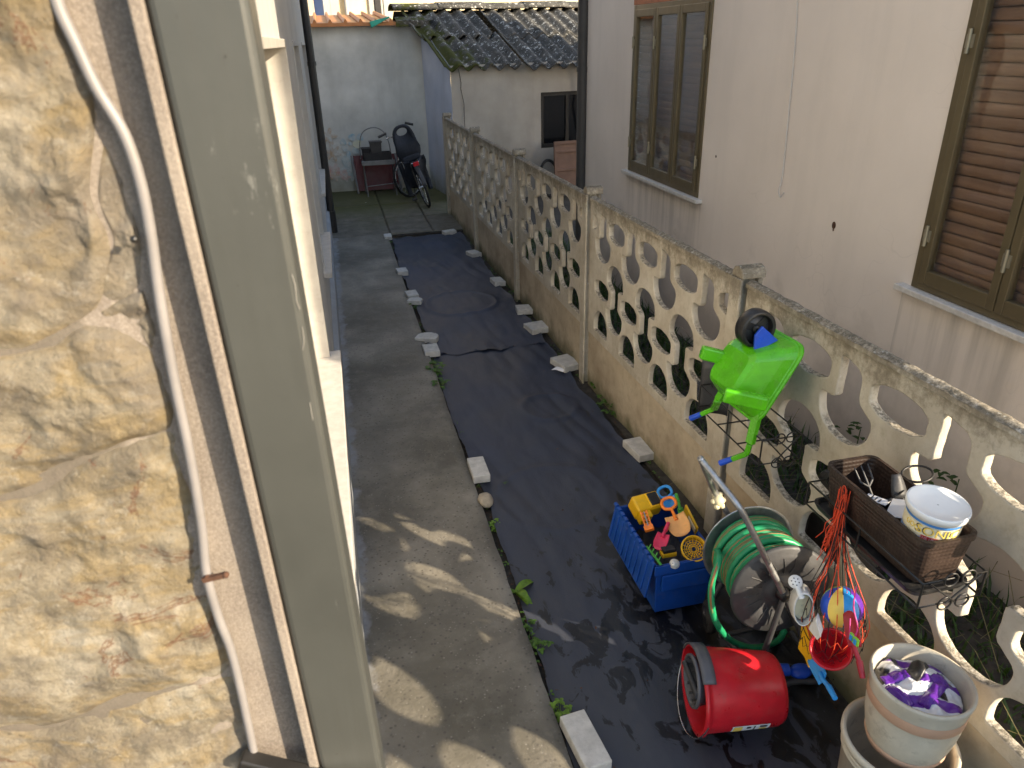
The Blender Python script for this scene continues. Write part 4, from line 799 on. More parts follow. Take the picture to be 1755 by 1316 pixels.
hp = thing('wire_hoop', (cxm,13.2,.57), 'thin wire arch standing behind the bins on the chair', 'hoop'); hx = .26; MB().tube(smooth([(cxm-hx,13.2,.60),(cxm-hx+.01,13.2,.85),(cxm-.18,13.2,1.03),(cxm,13.2,1.10),(cxm+.16,13.2,1.03),(cxm+hx-.02,13.2,.85),(cxm+hx,13.2,.62)], 5), .010, 6).build('wire', 'grey_metal', hp)

# ------------------------------------------------------------------ blue crate of toys
cx0, cx1, cy0, cy1 = 1.165, 1.455, 2.37, 2.84; cz = .27
cr = thing('storage_crate', ((cx0+cx1)/2, (cy0+cy1)/2, -.02), 'blue plastic crate with a ribbed lid flap hanging on its left side', 'crate')
def shell(b, x0, x1, y0, y1, z0, z1, tp, th):
    o8 = [(x0+tp,y0+tp,z0),(x1-tp,y0+tp,z0),(x1-tp,y1-tp,z0),(x0+tp,y1-tp,z0),(x0,y0,z1),(x1,y0,z1),(x1,y1,z1),(x0,y1,z1)]; i8 = [(x0+tp+th,y0+tp+th,z0+th),(x1-tp-th,y0+tp+th,z0+th),(x1-tp-th,y1-tp-th,z0+th),(x0+tp+th,y1-tp-th,z0+th),(x0+th,y0+th,z1),(x1-th,y0+th,z1),(x1-th,y1-th,z1),(x0+th,y1-th,z1)]
    b.add(o8, [(3,2,1,0),(0,1,5,4),(1,2,6,5),(2,3,7,6),(3,0,4,7)]); b.add(i8, [(0,1,2,3),(4,5,1,0),(5,6,2,1),(6,7,3,2),(7,4,0,3)]); b.add(o8[4:]+i8[4:], [(0,1,5,4),(1,2,6,5),(2,3,7,6),(3,0,4,7)]); return b
shell(MB(), cx0, cx1, cy0, cy1, -.02, cz, .02, .006).build('body', 'crate_blue', cr, .006)
b = MB(); 
for a, c_ in (((cx0-.008,cy0-.008,cz-.05),(cx1+.008,cy0-.001,cz)),((cx0-.008,cy1+.001,cz-.05),(cx1+.008,cy1+.008,cz)),((cx1+.001,cy0-.001,cz-.05),(cx1+.008,cy1+.001,cz))): b.box(a, c_)
b.build('rim', 'crate_blue', cr, .003)
b = MB(); e = .035
b.hexa([(cx0-e-.012,cy0+.0,cz-.17),(cx0-e-.002,cy0+.0,cz-.17),(cx0-e-.002,cy1,cz-.17),(cx0-e-.012,cy1,cz-.17),(cx0-.016,cy0-.004,cz+.02),(cx0-.006,cy0-.004,cz+.02),(cx0-.006,cy1,cz+.02),(cx0-.016,cy1,cz+.02)])
lid = b.build('lid_flap', 'crate_blue', cr, .004)
for i in range(9):
    y = cy0+.04+i*.05; sub(lid, MB().hexa([(cx0-e-.018,y,cz-.155),(cx0-e-.0115,y,cz-.155),(cx0-e-.0115,y+.02,cz-.155),(cx0-e-.018,y+.02,cz-.155),(cx0-.024,y,cz-.0),(cx0-.0165,y,cz-.0),(cx0-.0165,y+.02,cz-.0),(cx0-.024,y+.02,cz-.0)]).build('rib', 'crate_blue', None, .003))
b = MB(); 
for i in range(11): b.tube([(cx0-.011,cy0+.02+i*.043,cz+.02),(cx0-.011,cy0+.045+i*.043,cz+.02)], .011, 6)
sub(lid, b.build('hinge', 'crate_blue'))
b = MB(); b.box((cx0+.03,cy0-.0135,cz-.14),(cx1-.03,cy0-.0,cz-.055)); b.build('end_panel', 'crate_blue', cr, .003)
filler = MB(); filler.grid(lambda u, v: (cx0+.012+u*(cx1-cx0-.024), cy0+.012+v*(cy1-cy0-.024), .12+nz((u*5,v*5,0), 3, .05)), 14, 20); o = filler.build('toy_heap', 'dark_grey_plastic'); tag(o, 'jumble of dark toy pieces at the bottom of the blue crate', 'toys', kind='stuff')
def spade(name, hpos, d, up, L_, bl, bw, mat, label, loop=True, grp='toy spades', hmat=None):
    """toy spade: hpos centre of the blade, d from blade to handle"""
    c = Vector(hpos); d = Vector(d).normalized(); up = Vector(up); up = (up-d*up.dot(d)).normalized(); s_ = d.cross(up); t = thing(name, c, label, 'toy spade', grp)
    b = MB(); nu, nv = 12, 10
    def f(u, v):
        a = (u-.5)*2; l = (v-.5)*2; wd = bw*(1-.28*max(0,-l)**2)*(1-.10*max(0,l)); return tuple(c + s_*a*wd + d*l*bl - d*(.18*bl*(1-a*a) if l < -.9 else 0) + up*(.22*bw*a*a + .08*bw*l*l))
    b.grid(f, nu, nv); b.build('blade', mat, t, 0, 2, False, .004)
    h = MB(); p0 = c+d*bl*.5+up*.006; p1 = c+d*(bl+L_); h.tube([p0, (p0+p1)/2+up*.006, p1], [.010,.008,.008], 8)
    if loop:
        q_ = [p1, p1+s_*.028+d*.012, p1+s_*.033+d*.04, p1+s_*.018+d*.06, p1-s_*.018+d*.06, p1-s_*.033+d*.04, p1-s_*.028+d*.012]; h.tube(smooth(q_+[q_[0]], 4)[:-1], .008, 8, closed=True)
    else: h.tube([p1, p1+d*.05], [.011,.009], 8)
    h.build('handle', hmat or mat, t); return t
upv = Vector((-.35,-.45,.85))
spade('toy_spade', at(1163,900,Z=.31), at(1145,860,Z=.36)-at(1163,900,Z=.31), upv, .04, .052, .052, 'pale_orange', 'orange toy spade with a pale blade on top of the crate', True, 'toy spades', 'orange_plastic')
spade('toy_spade', at(1133,928,Z=.29), at(1140,910,Z=.31)-at(1133,928,Z=.29), upv, .02, .042, .032, 'pink_red', 'small crimson toy spade near the front of the crate', False)
spade('toy_spade', at(1150,862,Z=.28), at(1142,848,Z=.30)-at(1150,862,Z=.28), upv, .005, .03, .04, 'sky_plastic', 'sky blue toy spade behind the orange one', True)
o = spade('toy_spade', at(1168,880,Z=.27), at(1164,866,Z=.29)-at(1168,880,Z=.27), upv, .03, .03, .015, 'leaf_green_plastic', 'green toy spade handle sticking up in the crate', False)
# yellow toy lorry with an orange ladder
p = at(1106,866,Z=.31); t = thing('toy_lorry', p, 'yellow toy lorry lying on its back with a black window in the crate', 'toy lorry'); u_ = (at(1124,848,Z=.31)-at(1094,856,Z=.31)).normalized(); v_ = upv.cross(u_).normalized(); w_ = u_.cross(v_)
MB().obox(p, u_, v_, w_, .070, .046, .042).build('cab', 'yellow_plastic', t, .012, 3); MB().obox(p+u_*.034+w_*.042+Vector((0,0,.004)), u_, v_, w_, .026, .034, .006).build('windscreen', 'black_plastic', t, .004); MB().obox(p+u_*.034+w_*.040, u_, v_, w_, .032, .041, .006).build('window_frame', 'yellow_plastic', t, .004)
MB().obox(p-u_*.035-v_*.05, u_, v_, w_, .03, .03, .034).build('bonnet', 'yellow_plastic', t, .008, 3)
for s_ in (-1,1): MB().tube([p+u_*s_*.035+v_*.045-w_*.02, p+u_*s_*.035+v_*.07-w_*.02], .02, 12).build('wheel', 'black_plastic', t)
p = at(1108,892,Z=.335); t = thing('toy_ladder', p, 'orange toy crane arm with silver screws leaning on the yellow lorry', 'toy part'); d = (at(1117,912,Z=.325)-at(1102,866,Z=.35)).normalized(); s_ = d.cross(upv).normalized()
for k in (-1,1): MB().bar(p-d*.06+s_*k*.014, p+d*.05+s_*k*.014, .007, .018, tuple(upv)).build('rail', 'orange_plastic', t, .002)
for k in range(5): MB().bar(p-d*(.05-.024*k)-s_*.011, p-d*(.05-.024*k)+s_*.011, .007, .008, tuple(upv)).build('rung', 'orange_plastic', t)
MB().tube([p+upv*.012-d*.05, p+upv*.012+d*.045], .004, 8).build('piston', 'chrome', t); MB().obox(p+d*.05, d, s_, upv, .016, .022, .016).build('foot', 'orange_plastic', t, .004)
# sieve
p = at(1190,940,Z=.30); ax = Vector((-.15,-.62,.77)).normalized(); Mx = axisM(p, ax); t = thing('toy_sieve', p, 'round yellow toy sieve at the near right corner of the crate', 'toy sieve')
MB().lathe([(.050,-.045),(.056,-.03),(.056,-.012),(.060,-.010),(.060,.004),(.054,.006),(.052,-.010)], 32, Mx).build('wall', 'yellow_plastic', t, 0, 2, True)
b = MB()
for k in range(16):
    a = 2*math.pi*k/16; b.tube([Mx @ Vector((.012*math.cos(a),.012*math.sin(a),-.012)), Mx @ Vector((.053*math.cos(a),.053*math.sin(a),-.012))], .0022, 4)
for rr in (.012,.022,.032,.042,.052): b.tube([Mx @ Vector((rr*math.cos(2*math.pi*k/28), rr*math.sin(2*math.pi*k/28), -.012)) for k in range(28)], .002, 4, closed=True)
b.build('mesh', 'yellow_plastic', t)
p = at(1145,948,Z=.26); t = thing('toy_truck_bed', p, 'small yellow toy truck part in front of the crimson spade', 'toy part'); MB().box((p.x-.035,p.y-.02,p.z-.01),(p.x+.035,p.y+.02,p.z+.012)).build('chassis', 'yellow_plastic', t, .004); MB().box((p.x-.03,p.y-.018,p.z+.013),(p.x+.03,p.y+.018,p.z+.03)).build('load_bed', 'black_plastic', t, .003)
p = at(1155,966,Z=.275); t = thing('bottle_cap', p, 'white funnel shaped cap at the front rim of the crate', 'cap'); MB().lathe([(.002,-.02),(.022,-.02),(.022,-.004),(.012,.008),(.010,.02),(.002,.021)], 20, axisM(p, (-.5,-.5,.6))).build('cone', 'white_plastic', t)
p = at(1120,950,Z=.28); t = thing('toy_rake', p, 'dark green toy rake along the left rim of the crate', 'toy rake'); a, c_ = at(1108,936,Z=.285), at(1133,968,Z=.285); MB().bar(a, c_, .012, .006).build('handle', 'leaf_green_plastic', t, .002)
for k in range(4): q_ = a+(c_-a)*(.15+k*.22); MB().tube([q_, q_+Vector((.012,.004,.02))], .003, 6).build('tine', 'leaf_green_plastic', t)
p = at(1184,890,Z=.29); t = thing('toy_box', p, 'upright yellow toy side panel with a printed band by the right rim of the crate', 'toy part'); d = (at(1196,912,Z=.27)-at(1176,872,Z=.30)); MB().bar(p-d*.5, p+d*.5, .012, .05).build('panel', 'yellow_plastic', t, .004); MB().bar(p-d*.1+Vector((-.008,-.002,0)), p+d*.45+Vector((-.008,-.002,0)), .004, .022).build('printed_band', 'print_cream', t)
p = at(1148,972,Z=.255)

# ------------------------------------------------------------------ hose reel cart
A1 = at(1281,936,Y=2.22); A2 = at(1338,1012,Y=1.92); ax = (A2-A1).normalized()
hr = thing('hose_reel_cart', (A1.x, 2.07, -.02), 'galvanised garden hose reel cart with two ribbed metal discs', 'hose reel')
RD = .20
def disc(c, outn, mat):
    Mx = axisM(c, outn); prof = [(.03,.016),(.055,.016),(.065,.004),(.10,.004),(.112,.010),(.165,.010),(.172,.004),(.188,.004),(RD,-.006),(RD,-.010),(.186,-.002),(.03,-.002)]
    d = MB().lathe(prof, 56, Mx).build('disc', mat, hr); r = MB()
    for k in range(20):
        a = 2*math.pi*k/20; s_ = .02; r.tube([Mx @ Vector((.085*math.cos(a),.085*math.sin(a),.006)), Mx @ Vector((.12*math.cos(a),.12*math.sin(a),.013)), Mx @ Vector((.155*math.cos(a+.05),.155*math.sin(a+.05),.010))], .0022, 5)
    sub(d, r.build('rib', mat)); sub(d, MB().lathe([(.002,.045),(.022,.045),(.026,.015),(.03,.012)], 20, Mx).build('hub', 'black_plastic')); return d
disc(A1, -ax, 'galvanised'); disc(A2, ax, 'dark_steel')
MB().lathe([(.07,0),(.07,(A2-A1).length)], 28, axisM(A1, ax)).build('drum', 'dark_steel', hr)
LW = (A2-A1).length; Mx = axisM(A1, ax)
ho = thing('garden_hose', (A1.x, A1.y, A1.z-.2), 'green garden hose with a red stripe wound on the reel, one loop sagging', 'hose')
def wind(r0, turns, ph, seed, r=.0115, jit=.004):
    pts = []; n = int(turns*26)
    for i in range(n+1):
        t = i/n; a = ph+2*math.pi*turns*t; zz = .020+(LW-.045)*(t if seed % 2 == 0 else 1-t)+.006*math.sin(a*.37+seed); rr = r0 + jit*math.sin(a*.21+seed) + .003*math.sin(a*1.7)
        pts.append(Mx @ Vector((rr*math.cos(a), rr*math.sin(a), zz)))
    return pts
layers = [wind(.085, 10, 0, 0), wind(.110, 10, 1, 1), wind(.134, 10, 2, 2), wind(.158, 10, 3, 3, jit=.006)]
hb = MB()
for l in layers: hb.tube(l, .0140, 8)
lo = [layers[3][-1]] + [at(1232,960,Y=2.05), at(1219,1010,Y=2.0), at(1225,1060,Y=1.98), at(1250,1095,Y=1.99), at(1290,1110,Y=2.02), at(1330,1100,Y=2.08), at(1345,1080,Y=2.12)]
lo = smooth(lo, 8); hb.tube(lo, .0135, 8); hm = hb.build('hose', 'hose_green', ho)
sb_ = MB()
for l, k in ((layers[3], .0085), (layers[2], .0085)):
    off = []
    for i, p in enumerate(l):
        c = A1+ax*((p-A1).dot(ax)); rad = (p-c).normalized(); a = i*.055; off.append(p+rad*(.0112+.0005*math.cos(a))+ax*.0065*math.sin(a))
    sb_.tube(off, .0030, 5)
sb_.tube([p+Vector((-.006,-.006,.004)) for p in lo], .0058, 5); sub(hm, sb_.build('stripe', 'hose_stripe'))
hd = MB(); Bd = at(1270,872,Y=1.93); Tp = at(1202,788,Y=2.10); Fl = at(1226,845,Y=2.24); Fe = at(1252,888,Y=2.27)
hd.tube(smooth([A2+ax*.03, (A2+ax*.03)*.5+Bd*.5, Bd+(A2-Bd)*.08, Bd+(Tp-Bd)*.12, (Bd+Tp)/2, Tp+(Bd-Tp)*.03, Tp+(Fl-Tp)*.06, Fl, Fe, A1-ax*.03], 5), .0125, 10); hm_ = hd.build('handle', 'galvanised', hr)
kb = MB(); p = at(1231,858,Y=2.235); kb.ball(p, .026, 10, 8, (1,1,1)); 
for k in range(6): kb.ball(p+Vector((.022*math.cos(k*1.05),.014*math.sin(k*1.05),.022*math.sin(k*1.05))), .013, 8, 6)
kb.ball(p+(Fe-p).normalized()*.035, .015, 8, 6); sub(hm_, kb.build('knob', 'cream_plastic'))
fr_ = MB(); g1 = Vector((A1.x-.17,2.24,.01)); g2 = Vector((A2.x-.14,1.88,.01)); L1 = at(1308,1122,Y=1.86); L1b = at(1360,1168,Z=.0); L1c = at(1405,1160,Z=.0)
fr_.tube([A2+ax*.03, L1, at(1295,1150,Z=.005)], .0125, 8); fr_.tube([A1-ax*.03, A1-ax*.03+Vector((-.15,0,-.36))], .0125, 8); fr_.tube([A1-ax*.03+Vector((-.15,0,-.36)), at(1295,1150,Z=.005)], .0115, 8); fr_.tube(smooth([at(1300,1185,Z=.0), L1b, L1c, L1c+Vector((.03,.25,0))], 4), .0125, 8); fr_.tube([A2+ax*.03, L1c], .0125, 8); fr_.tube([at(1233,1090,Z=.07), at(1290,1078,Z=.07)], .010, 8)
fr_.build('frame', 'dark_steel', hr)
for c_ in (at(1216,1056,Z=.055), at(1216,1056,Z=.055)+Vector((.26,.0,0))):
    wM = axisM(c_, Vector((1,-.25,0))); wt = MB().lathe([(.02,-.018),(.058,-.02),(.072,-.014),(.074,0),(.072,.014),(.058,.02),(.02,.018)], 28, wM).build('wheel', 'tyre', hr); sub(wt, MB().lathe([(.002,-.021),(.05,-.021),(.05,.021),(.002,.021)], 20, wM).build('rim', 'black_plastic'))
p = at(1372,1150,Z=.02); o = MB(); o.ball(p, .05, 14, 8, (1.0,.7,.5)); o.tube([p+Vector((-.05,.01,.01)), p+Vector((-.12,.03,.01))], .025, 10); tag(o.build('hose_nozzle', 'blue_plastic'), 'dark blue spray nozzle lying under the hose reel', 'nozzle')
p = at(1376,1155,Z=.02); 

# ------------------------------------------------------------------ red mop bucket on its side
mc = Vector((1.075, 1.80, .160)); bx = Vector((1,-.20,-.045)).normalized(); Mb = axisM(mc, bx) @ Matrix.Scale(1.09, 4)
rb = thing('mop_bucket', (1.22,1.75,-.02), 'red mop bucket lying on its side with a grey wringer in its mouth', 'bucket')
prof = [(.146,0),(.156,.0),(.157,.012),(.150,.016),(.146,.03),(.126,.27),(.116,.288),(.002,.290),(.002,.284),(.112,.282),(.121,.268),(.141,.03),(.146,0)]
MB().lathe(prof, 48, Mb, sx=1.0, sy=.93).build('body', 'red_plastic', rb, 0, 2, True)
Mi = Mb.inverted(); up_l = (Mi.to_3x3() @ Vector((0,0,1))).normalized(); ua = math.atan2(up_l.y, up_l.x)
# wringer basket in the upper half of the mouth
def W(r, a, z): return Mb @ Vector((r*math.cos(ua+a), r*math.sin(ua+a), z))
wr = MB(); cw = W(.055, .25, 0); Mw = axisM(cw, bx); wr.lathe([(.088,-.022),(.096,-.022),(.098,-.012),(.090,-.008),(.066,.10),(.060,.10),(.084,-.012),(.088,-.022)], 32, Mw); wob = wr.build('wringer', 'grey_plastic', rb, 0, 2, True)
w2_ = MB()
for k in range(14):
    a = 2*math.pi*k/14; w2_.tube([Mw @ Vector((.085*math.cos(a),.085*math.sin(a),-.012)), Mw @ Vector((.058*math.cos(a),.058*math.sin(a),.10)), Mw @ Vector((.01*math.cos(a),.01*math.sin(a),.105))], .006, 5)
w2_.tube([Mw @ Vector((-.09,.02,-.02)), Mw @ Vector((.09,.0,-.02))], .012, 8); sub(wob, w2_.build('grating', 'dark_grey_plastic'))
w3 = MB(); w3.grid(lambda u, v: tuple(W(.150, -1.25+1.9*u, -.006+.045*v)), 18, 3); sub(wob, w3.build('collar', 'grey_plastic', None, 0, 2, False, .006))
hp_ = []
for k in range(17):
    a = math.pi*k/16; hp_.append(Mb @ Vector((.158*math.cos(ua+1.57)*math.cos(a) + (-.152)*math.cos(ua)*math.sin(a), .158*math.sin(ua+1.57)*math.cos(a)+(-.152)*math.sin(ua)*math.sin(a), .01-.035*math.sin(a))))
MB().tube(hp_, .0028, 6).build('wire_handle', 'chrome', rb)
# sticker low on the side facing the camera
tc = (Mi @ (mc + bx*.2 + Vector((-.02,-.13,-.045)))); ta = math.atan2(tc.y, tc.x)
def stick(z0, z1, a0, a1, off, mat, nm, par=None):
    b = MB(); b.grid(lambda u, v: tuple(Mb @ Vector(((.146-.0833*(z0+u*(z1-z0)-.03)+off)*math.cos(a0+v*(a1-a0)), .93*(.146-.0833*(z0+u*(z1-z0)-.03)+off)*math.sin(a0+v*(a1-a0)), z0+u*(z1-z0)))), 4, 6); o = b.build(nm, mat, par or rb, 0, 2, False); return o
lb_ = stick(.10, .23, ta-.16, ta+.16, .0015, 'paper', 'sticker')
for zz0, zz1, a0, a1, m in ((.105,.135,-.13,.13,'print_yellow'),(.15,.165,-.1,.0,'print_dark'),(.175,.18,-.12,.12,'print_dark'),(.195,.22,-.12,-.02,'print_dark'),(.195,.22,.02,.12,'print_yellow')):
    o = stick(zz0, zz1, ta+a0, ta+a1, .0025, m, 'print'); o.parent = None; sub(lb_, o); o.matrix_parent_inverse = Matrix()
lb_.matrix_parent_inverse = PINV[rb.name]

# ------------------------------------------------------------------ white bucket, plant pot and bag
pc = Vector((1.530, 1.285, 0)); wb = thing('white_bucket', (pc.x,pc.y,-.02), 'off white plastic bucket on the ground beneath the cream pot', 'bucket')
Mp = Matrix.Translation((pc.x-.02, pc.y-.0, -.02))
MB().lathe([(.002,0),(.135,0),(.140,.01),(.158,.37),(.166,.37),(.170,.38),(.170,.395),(.162,.40),(.155,.395),(.152,.37),(.136,.015),(.002,.012)], 56, Mp).build('body', 'pot_cream', wb)
b = MB(); 
for zz in (.335,.35): b.lathe([(.157,zz-.004),(.163,zz),(.157,zz+.004)], 56, Mp)
b.build('ridge', 'pot_cream', wb)
def wrap_text(s, size, centre, radius, zoff, a_mid, mat, par, name, tilt=0, taper=0):
    me = txt(s, size); 
    for v in me.vertices:
        a = a_mid + v.co.x/radius; zz = zoff+v.co.y+tilt*v.co.x; r = radius+taper*zz; v.co = centre + Vector((r*math.cos(a), r*math.sin(a), zz))
    me.materials.clear(); me.materials.append(M[mat]); return link(name, me, par)
o = wrap_text('GY', .07, Vector((pc.x-.02,pc.y,-.02)), .1595, .20, math.atan2(-.55,-.85), 'print_dark', wb, 'lettering'); o = wrap_text('TO', .05, Vector((pc.x-.02,pc.y,-.02)), .1605, .28, math.atan2(-.55,-.85)-.1, 'print_red', wb, 'lettering')
pt = thing('plant_pot', (pc.x,pc.y,.33), 'wide cream plant pot with a terracotta band sitting on the white bucket', 'plant pot'); Mq = frameM(pc+Vector((.0,.005,.345)), Vector((1,0,-.02)).normalized(), Vector((0,1,0)), Vector((.02,0,1)).normalized()) @ Matrix.Diagonal((.85,.85,.95,1))
MB().lathe([(.002,0),(.105,0),(.125,.02),(.140,.06),(.150,.105),(.158,.16),(.156,.185),(.158,.19),(.160,.225),(.164,.245),(.168,.27),(.172,.285),(.171,.294),(.162,.296),(.156,.28),(.149,.23),(.145,.19),(.135,.11),(.11,.03),(.002,.028)], 64, Mq).build('body', 'pot_cream', pt)
MB().lathe([(.1605,.192),(.1625,.195),(.1640,.228),(.1625,.232)], 64, Mq).build('band', 'pot_band', pt); MB().lathe([(.118,.008),(.128,.012),(.138,.036),(.134,.042)], 64, Mq).build('band', 'pot_band', pt)
bg = thing('compost_bag', pc+Vector((0,0,.55)), 'crumpled white and purple plastic bag stuffed in the cream pot', 'bag')
bc = pc + Vector((.0,.005,.560))
def bagz(x, y): return .045*(1-(x*x+y*y)/.025) + nz((x,y,5), 14, .018) + .02*noise.noise(Vector((x*22,y*9,2)))
q = NT('bag_film'); q.pos = q.n('ShaderNodeTexCoord').outputs['Object']; n1 = q.noise(11, 3, .5, dist=.8)
stp = q.ramp(q.wave(4.2, q.map((1,1,1), (0,0,.5), (.03,.02,0)), 3.0, 'Y', 1), (.70,0.0), (.72,1.0)); blk = q.ramp(q.noise(9, 2, .4, q.map((1,1,1), loc=(2.3,1.1,0))), (.60,0.0), (.62,1.0))
c = q.mix(stp, (.66,.68,.72), (.12,.025,.30)); c = q.mix(blk, c, (.012,.012,.016)); M['bag_film'] = q.done(c, .3, q.bump(q.noise(60, 5), .4, .006))
b = MB(); b.grid(lambda u, v: (lambda r, a: (r*math.cos(a), r*math.sin(a), bagz(r*math.cos(a), r*math.sin(a))-.03*(r > .122)))(.004+.126*u, v*2*math.pi), 40, 80); o = b.build('film', 'bag_film', bg, 0, 2, True, .0015); o.matrix_parent_inverse = Matrix(); o.location = bc - Vector(bg.location)
for (x, y, rx, ry, rot, m, h, nm) in tuple((a*.85,b_*.85,c_*.85,d*.85,e_,f_,g_,h_) for a,b_,c_,d,e_,f_,g_,h_ in ((.03,.055,.055,.028,.5,'black_plastic',.035,'black_fold'),(-.055,.05,.05,.018,-.1,'purple_film',.016,'purple_patch'),(.02,-.045,.075,.020,.45,'purple_film',.022,'purple_patch'),(.085,.0,.03,.025,.3,'purple_film',.012,'purple_patch'),(-.10,-.02,.018,.05,.3,'purple_film',.012,'purple_patch'))):
    def pf_(u, v):
        a = (u-.5)*2*rx; c_ = (v-.5)*2*ry; X_ = x+a*math.cos(rot)-c_*math.sin(rot); Y_ = y+a*math.sin(rot)+c_*math.cos(rot); k = 1-((u-.5)*2)**2*((v-.5)*2)**2
        return (X_, Y_, bagz(X_, Y_)+.003+h*.35*math.sin(u*math.pi)*math.sin(v*math.pi)+nz((X_,Y_,9), 30, .004))
    b = MB(); b.grid(pf_, 16, 10); o2 = b.build(nm, m, None, 0, 2, False, .001); sub(o, o2)

# ------------------------------------------------------------------ planter, wire racks and what they hold
px0, px1, py0, py1, pz0, pz1 = 1.462, 1.642, 1.335, 1.785, .950, 1.105
pl = thing('window_box', ((px0+px1)/2,(py0+py1)/2,pz0), 'dark brown rattan-look planter box hung on the fence', 'planter')
def rrect(x0, x1, y0, y1, r, n=5):
    out = []
    for (cx, cy_, a0) in ((x1-r,y1-r,0),(x0+r,y1-r,90),(x0+r,y0+r,180),(x1-r,y0+r,270)):
        for k in range(n+1): a = R_(a0+90*k/n); out.append((cx+r*math.cos(a), cy_+r*math.sin(a)))
    return out
def loft(b, rings, capb=True):
    n = len(rings[0]); vs = [v for r in rings for v in r]; fs = []
    for i in range(len(rings)-1):
        for j in range(n): fs.append((i*n+j, i*n+(j+1) % n, (i+1)*n+(j+1) % n, (i+1)*n+j))
    b.add(vs, fs, False); 
    if capb: b.add(rings[0], [tuple(range(n-1,-1,-1))]); b.add(rings[-1], [tuple(range(n))])
    return b
rg_ = lambda ins, z_: [(x, y, z_) for x, y in rrect(px0+ins, px1-ins, py0+ins, py1-ins, .03)]
loft(MB(), [rg_(.014,pz0), rg_(.0,pz1-.02), rg_(-.004,pz1-.018), rg_(-.004,pz1), rg_(.006,pz1), rg_(.02,pz0+.02)]).build('box', 'rattan', pl)
rt = lambda ins, z_: [(x, y, z_) for x, y in rrect(px0-.018+ins, px1+.0-ins, py0-.02+ins, py1+.02-ins, .03)]
loft(MB(), [rt(.008,pz0-.022), rt(.0,pz0-.004), rt(0,pz0+.0), rt(.006,pz0), rt(.012,pz0-.014)]).build('saucer', 'black_plastic', pl)
def rack(x0, x1, y0, y1, zt, zb, label, name='planter_rack'):
    t = thing(name, ((x0+x1)/2,(y0+y1)/2,zb), label, 'rack', 'black wire planter racks'); b = MB(); r = .0035
    for z_ in (zt, zb): b.tube([(x0,y0,z_),(x1,y0,z_),(x1,y1,z_),(x0,y1,z_)], r, 6, closed=True)
    for x, y in ((x0,y0),(x1,y0),(x1,y1),(x0,y1),(x0,(y0+y1)/2)): b.tube([(x,y,zt),(x,y,zb)], r, 6)
    for y in (y0+(y1-y0)*.33, y0+(y1-y0)*.66): b.tube([(x0,y,zb),(x1,y,zb)], r, 6)
    b.build('frame', 'black_metal', t)
    for y in (y0, y1):
        for z_ in (zt, zb):
            s_ = MB()
            for cx in (x0+(x1-x0)*.42, x0+(x1-x0)*.70):
                s_.tube([(cx+.022*math.cos(2*math.pi*k/18), y-.004, z_+.022*math.sin(2*math.pi*k/18)) for k in range(18)], .003, 5, closed=True)
            s_.build('curl', 'black_metal', t)
    for x in (x0+.02, x1-.02):
        b = MB(); b.tube([(x,y0-.004,zt),(x+(.10 if x < (x0+x1)/2 else -.10),y0-.004,zb)], .003, 5); b.build('brace', 'black_metal', t)
    return t
rack(px0-.02, px1+.008, py0-.045, py1+.04, pz0+.055, pz0-.03, 'black wire rack with curls holding the brown planter box')
rack(1.50, 1.68, 2.21, 2.74, .945, .835, 'black wire rack under the green toy wheelbarrow')
# white tub with printed band
tc_ = Vector((1.548, 1.425, pz0+.045)); ta_ = Vector((.0,-.10,1)).normalized(); Mt = axisM(tc_, ta_, (0,1,0))
tb = thing('plastic_tub', tc_, 'white lidded plastic tub with a colourful cartoon print standing in the planter', 'tub')
HT = .185
MB().lathe([(.002,0),(.066,0),(.070,.006),(.0765,HT-.02),(.0835,HT-.018),(.0845,HT-.004),(.083,HT)], 56, Mt).build('body', 'tub_white', tb)
MB().lathe([(.083,HT),(.080,HT+.003),(.077,HT-.004),(.03,HT-.007),(.002,HT-.007)], 56, Mt).build('lid', 'tub_white', tb)
rad = lambda z_: .070+.0065*(z_/HT)
pr = MB().lathe([(rad(.012)+.0006,.012),(rad(.105)+.0006,.105)], 56, Mt).build('printed_wrap', 'print_blue', tb); pc2 = MB().lathe([(rad(.105)+.0006,.105),(rad(.150)+.0006,.150)], 56, Mt).build('printed_wrap', 'print_cream', tb); MB().lathe([(rad(.150)+.0008,.150),(rad(.158)+.0008,.158)], 56, Mt).build('stripe', 'stripe_blue', tb)
camd = Mt.inverted() @ CAMP; ca = math.atan2(camd.y, camd.x)
def tubtext(s, size, da, z_, mat, off, nm='lettering'):
    me = txt(s, size)
    for v in me.vertices:
        zz = z_+v.co.y; a = ca+da+v.co.x/.075; r = rad(zz)+off; v.co = Mt @ Vector((r*math.cos(a), r*math.sin(a), zz))
    me.materials.clear(); me.materials.append(M[mat]); o = link(nm, me, tb); return o
def tubpatch(a0, a1, z0, z1, mat, off, nm):
    return MB().grid(lambda u, v: tuple(Mt @ Vector(((rad(z0+v*(z1-z0))+off)*math.cos(ca+a0+u*(a1-a0)), (rad(z0+v*(z1-z0))+off)*math.sin(ca+a0+u*(a1-a0)), z0+v*(z1-z0)))), 12, 3).build(nm, mat, tb, 0, 2, False)
tubtext('SONIC', .041, .36, .118, 'print_dark', .0018, 'lettering'); tubtext('SONIC', .038, .36, .1195, 'print_yellow', .0026, 'lettering'); tubpatch(-.18, .92, .100, .114, 'print_red', .0014, 'banner'); tubtext('THE HEDGEHOG', .0115, .37, .103, 'paper', .0024, 'lettering')
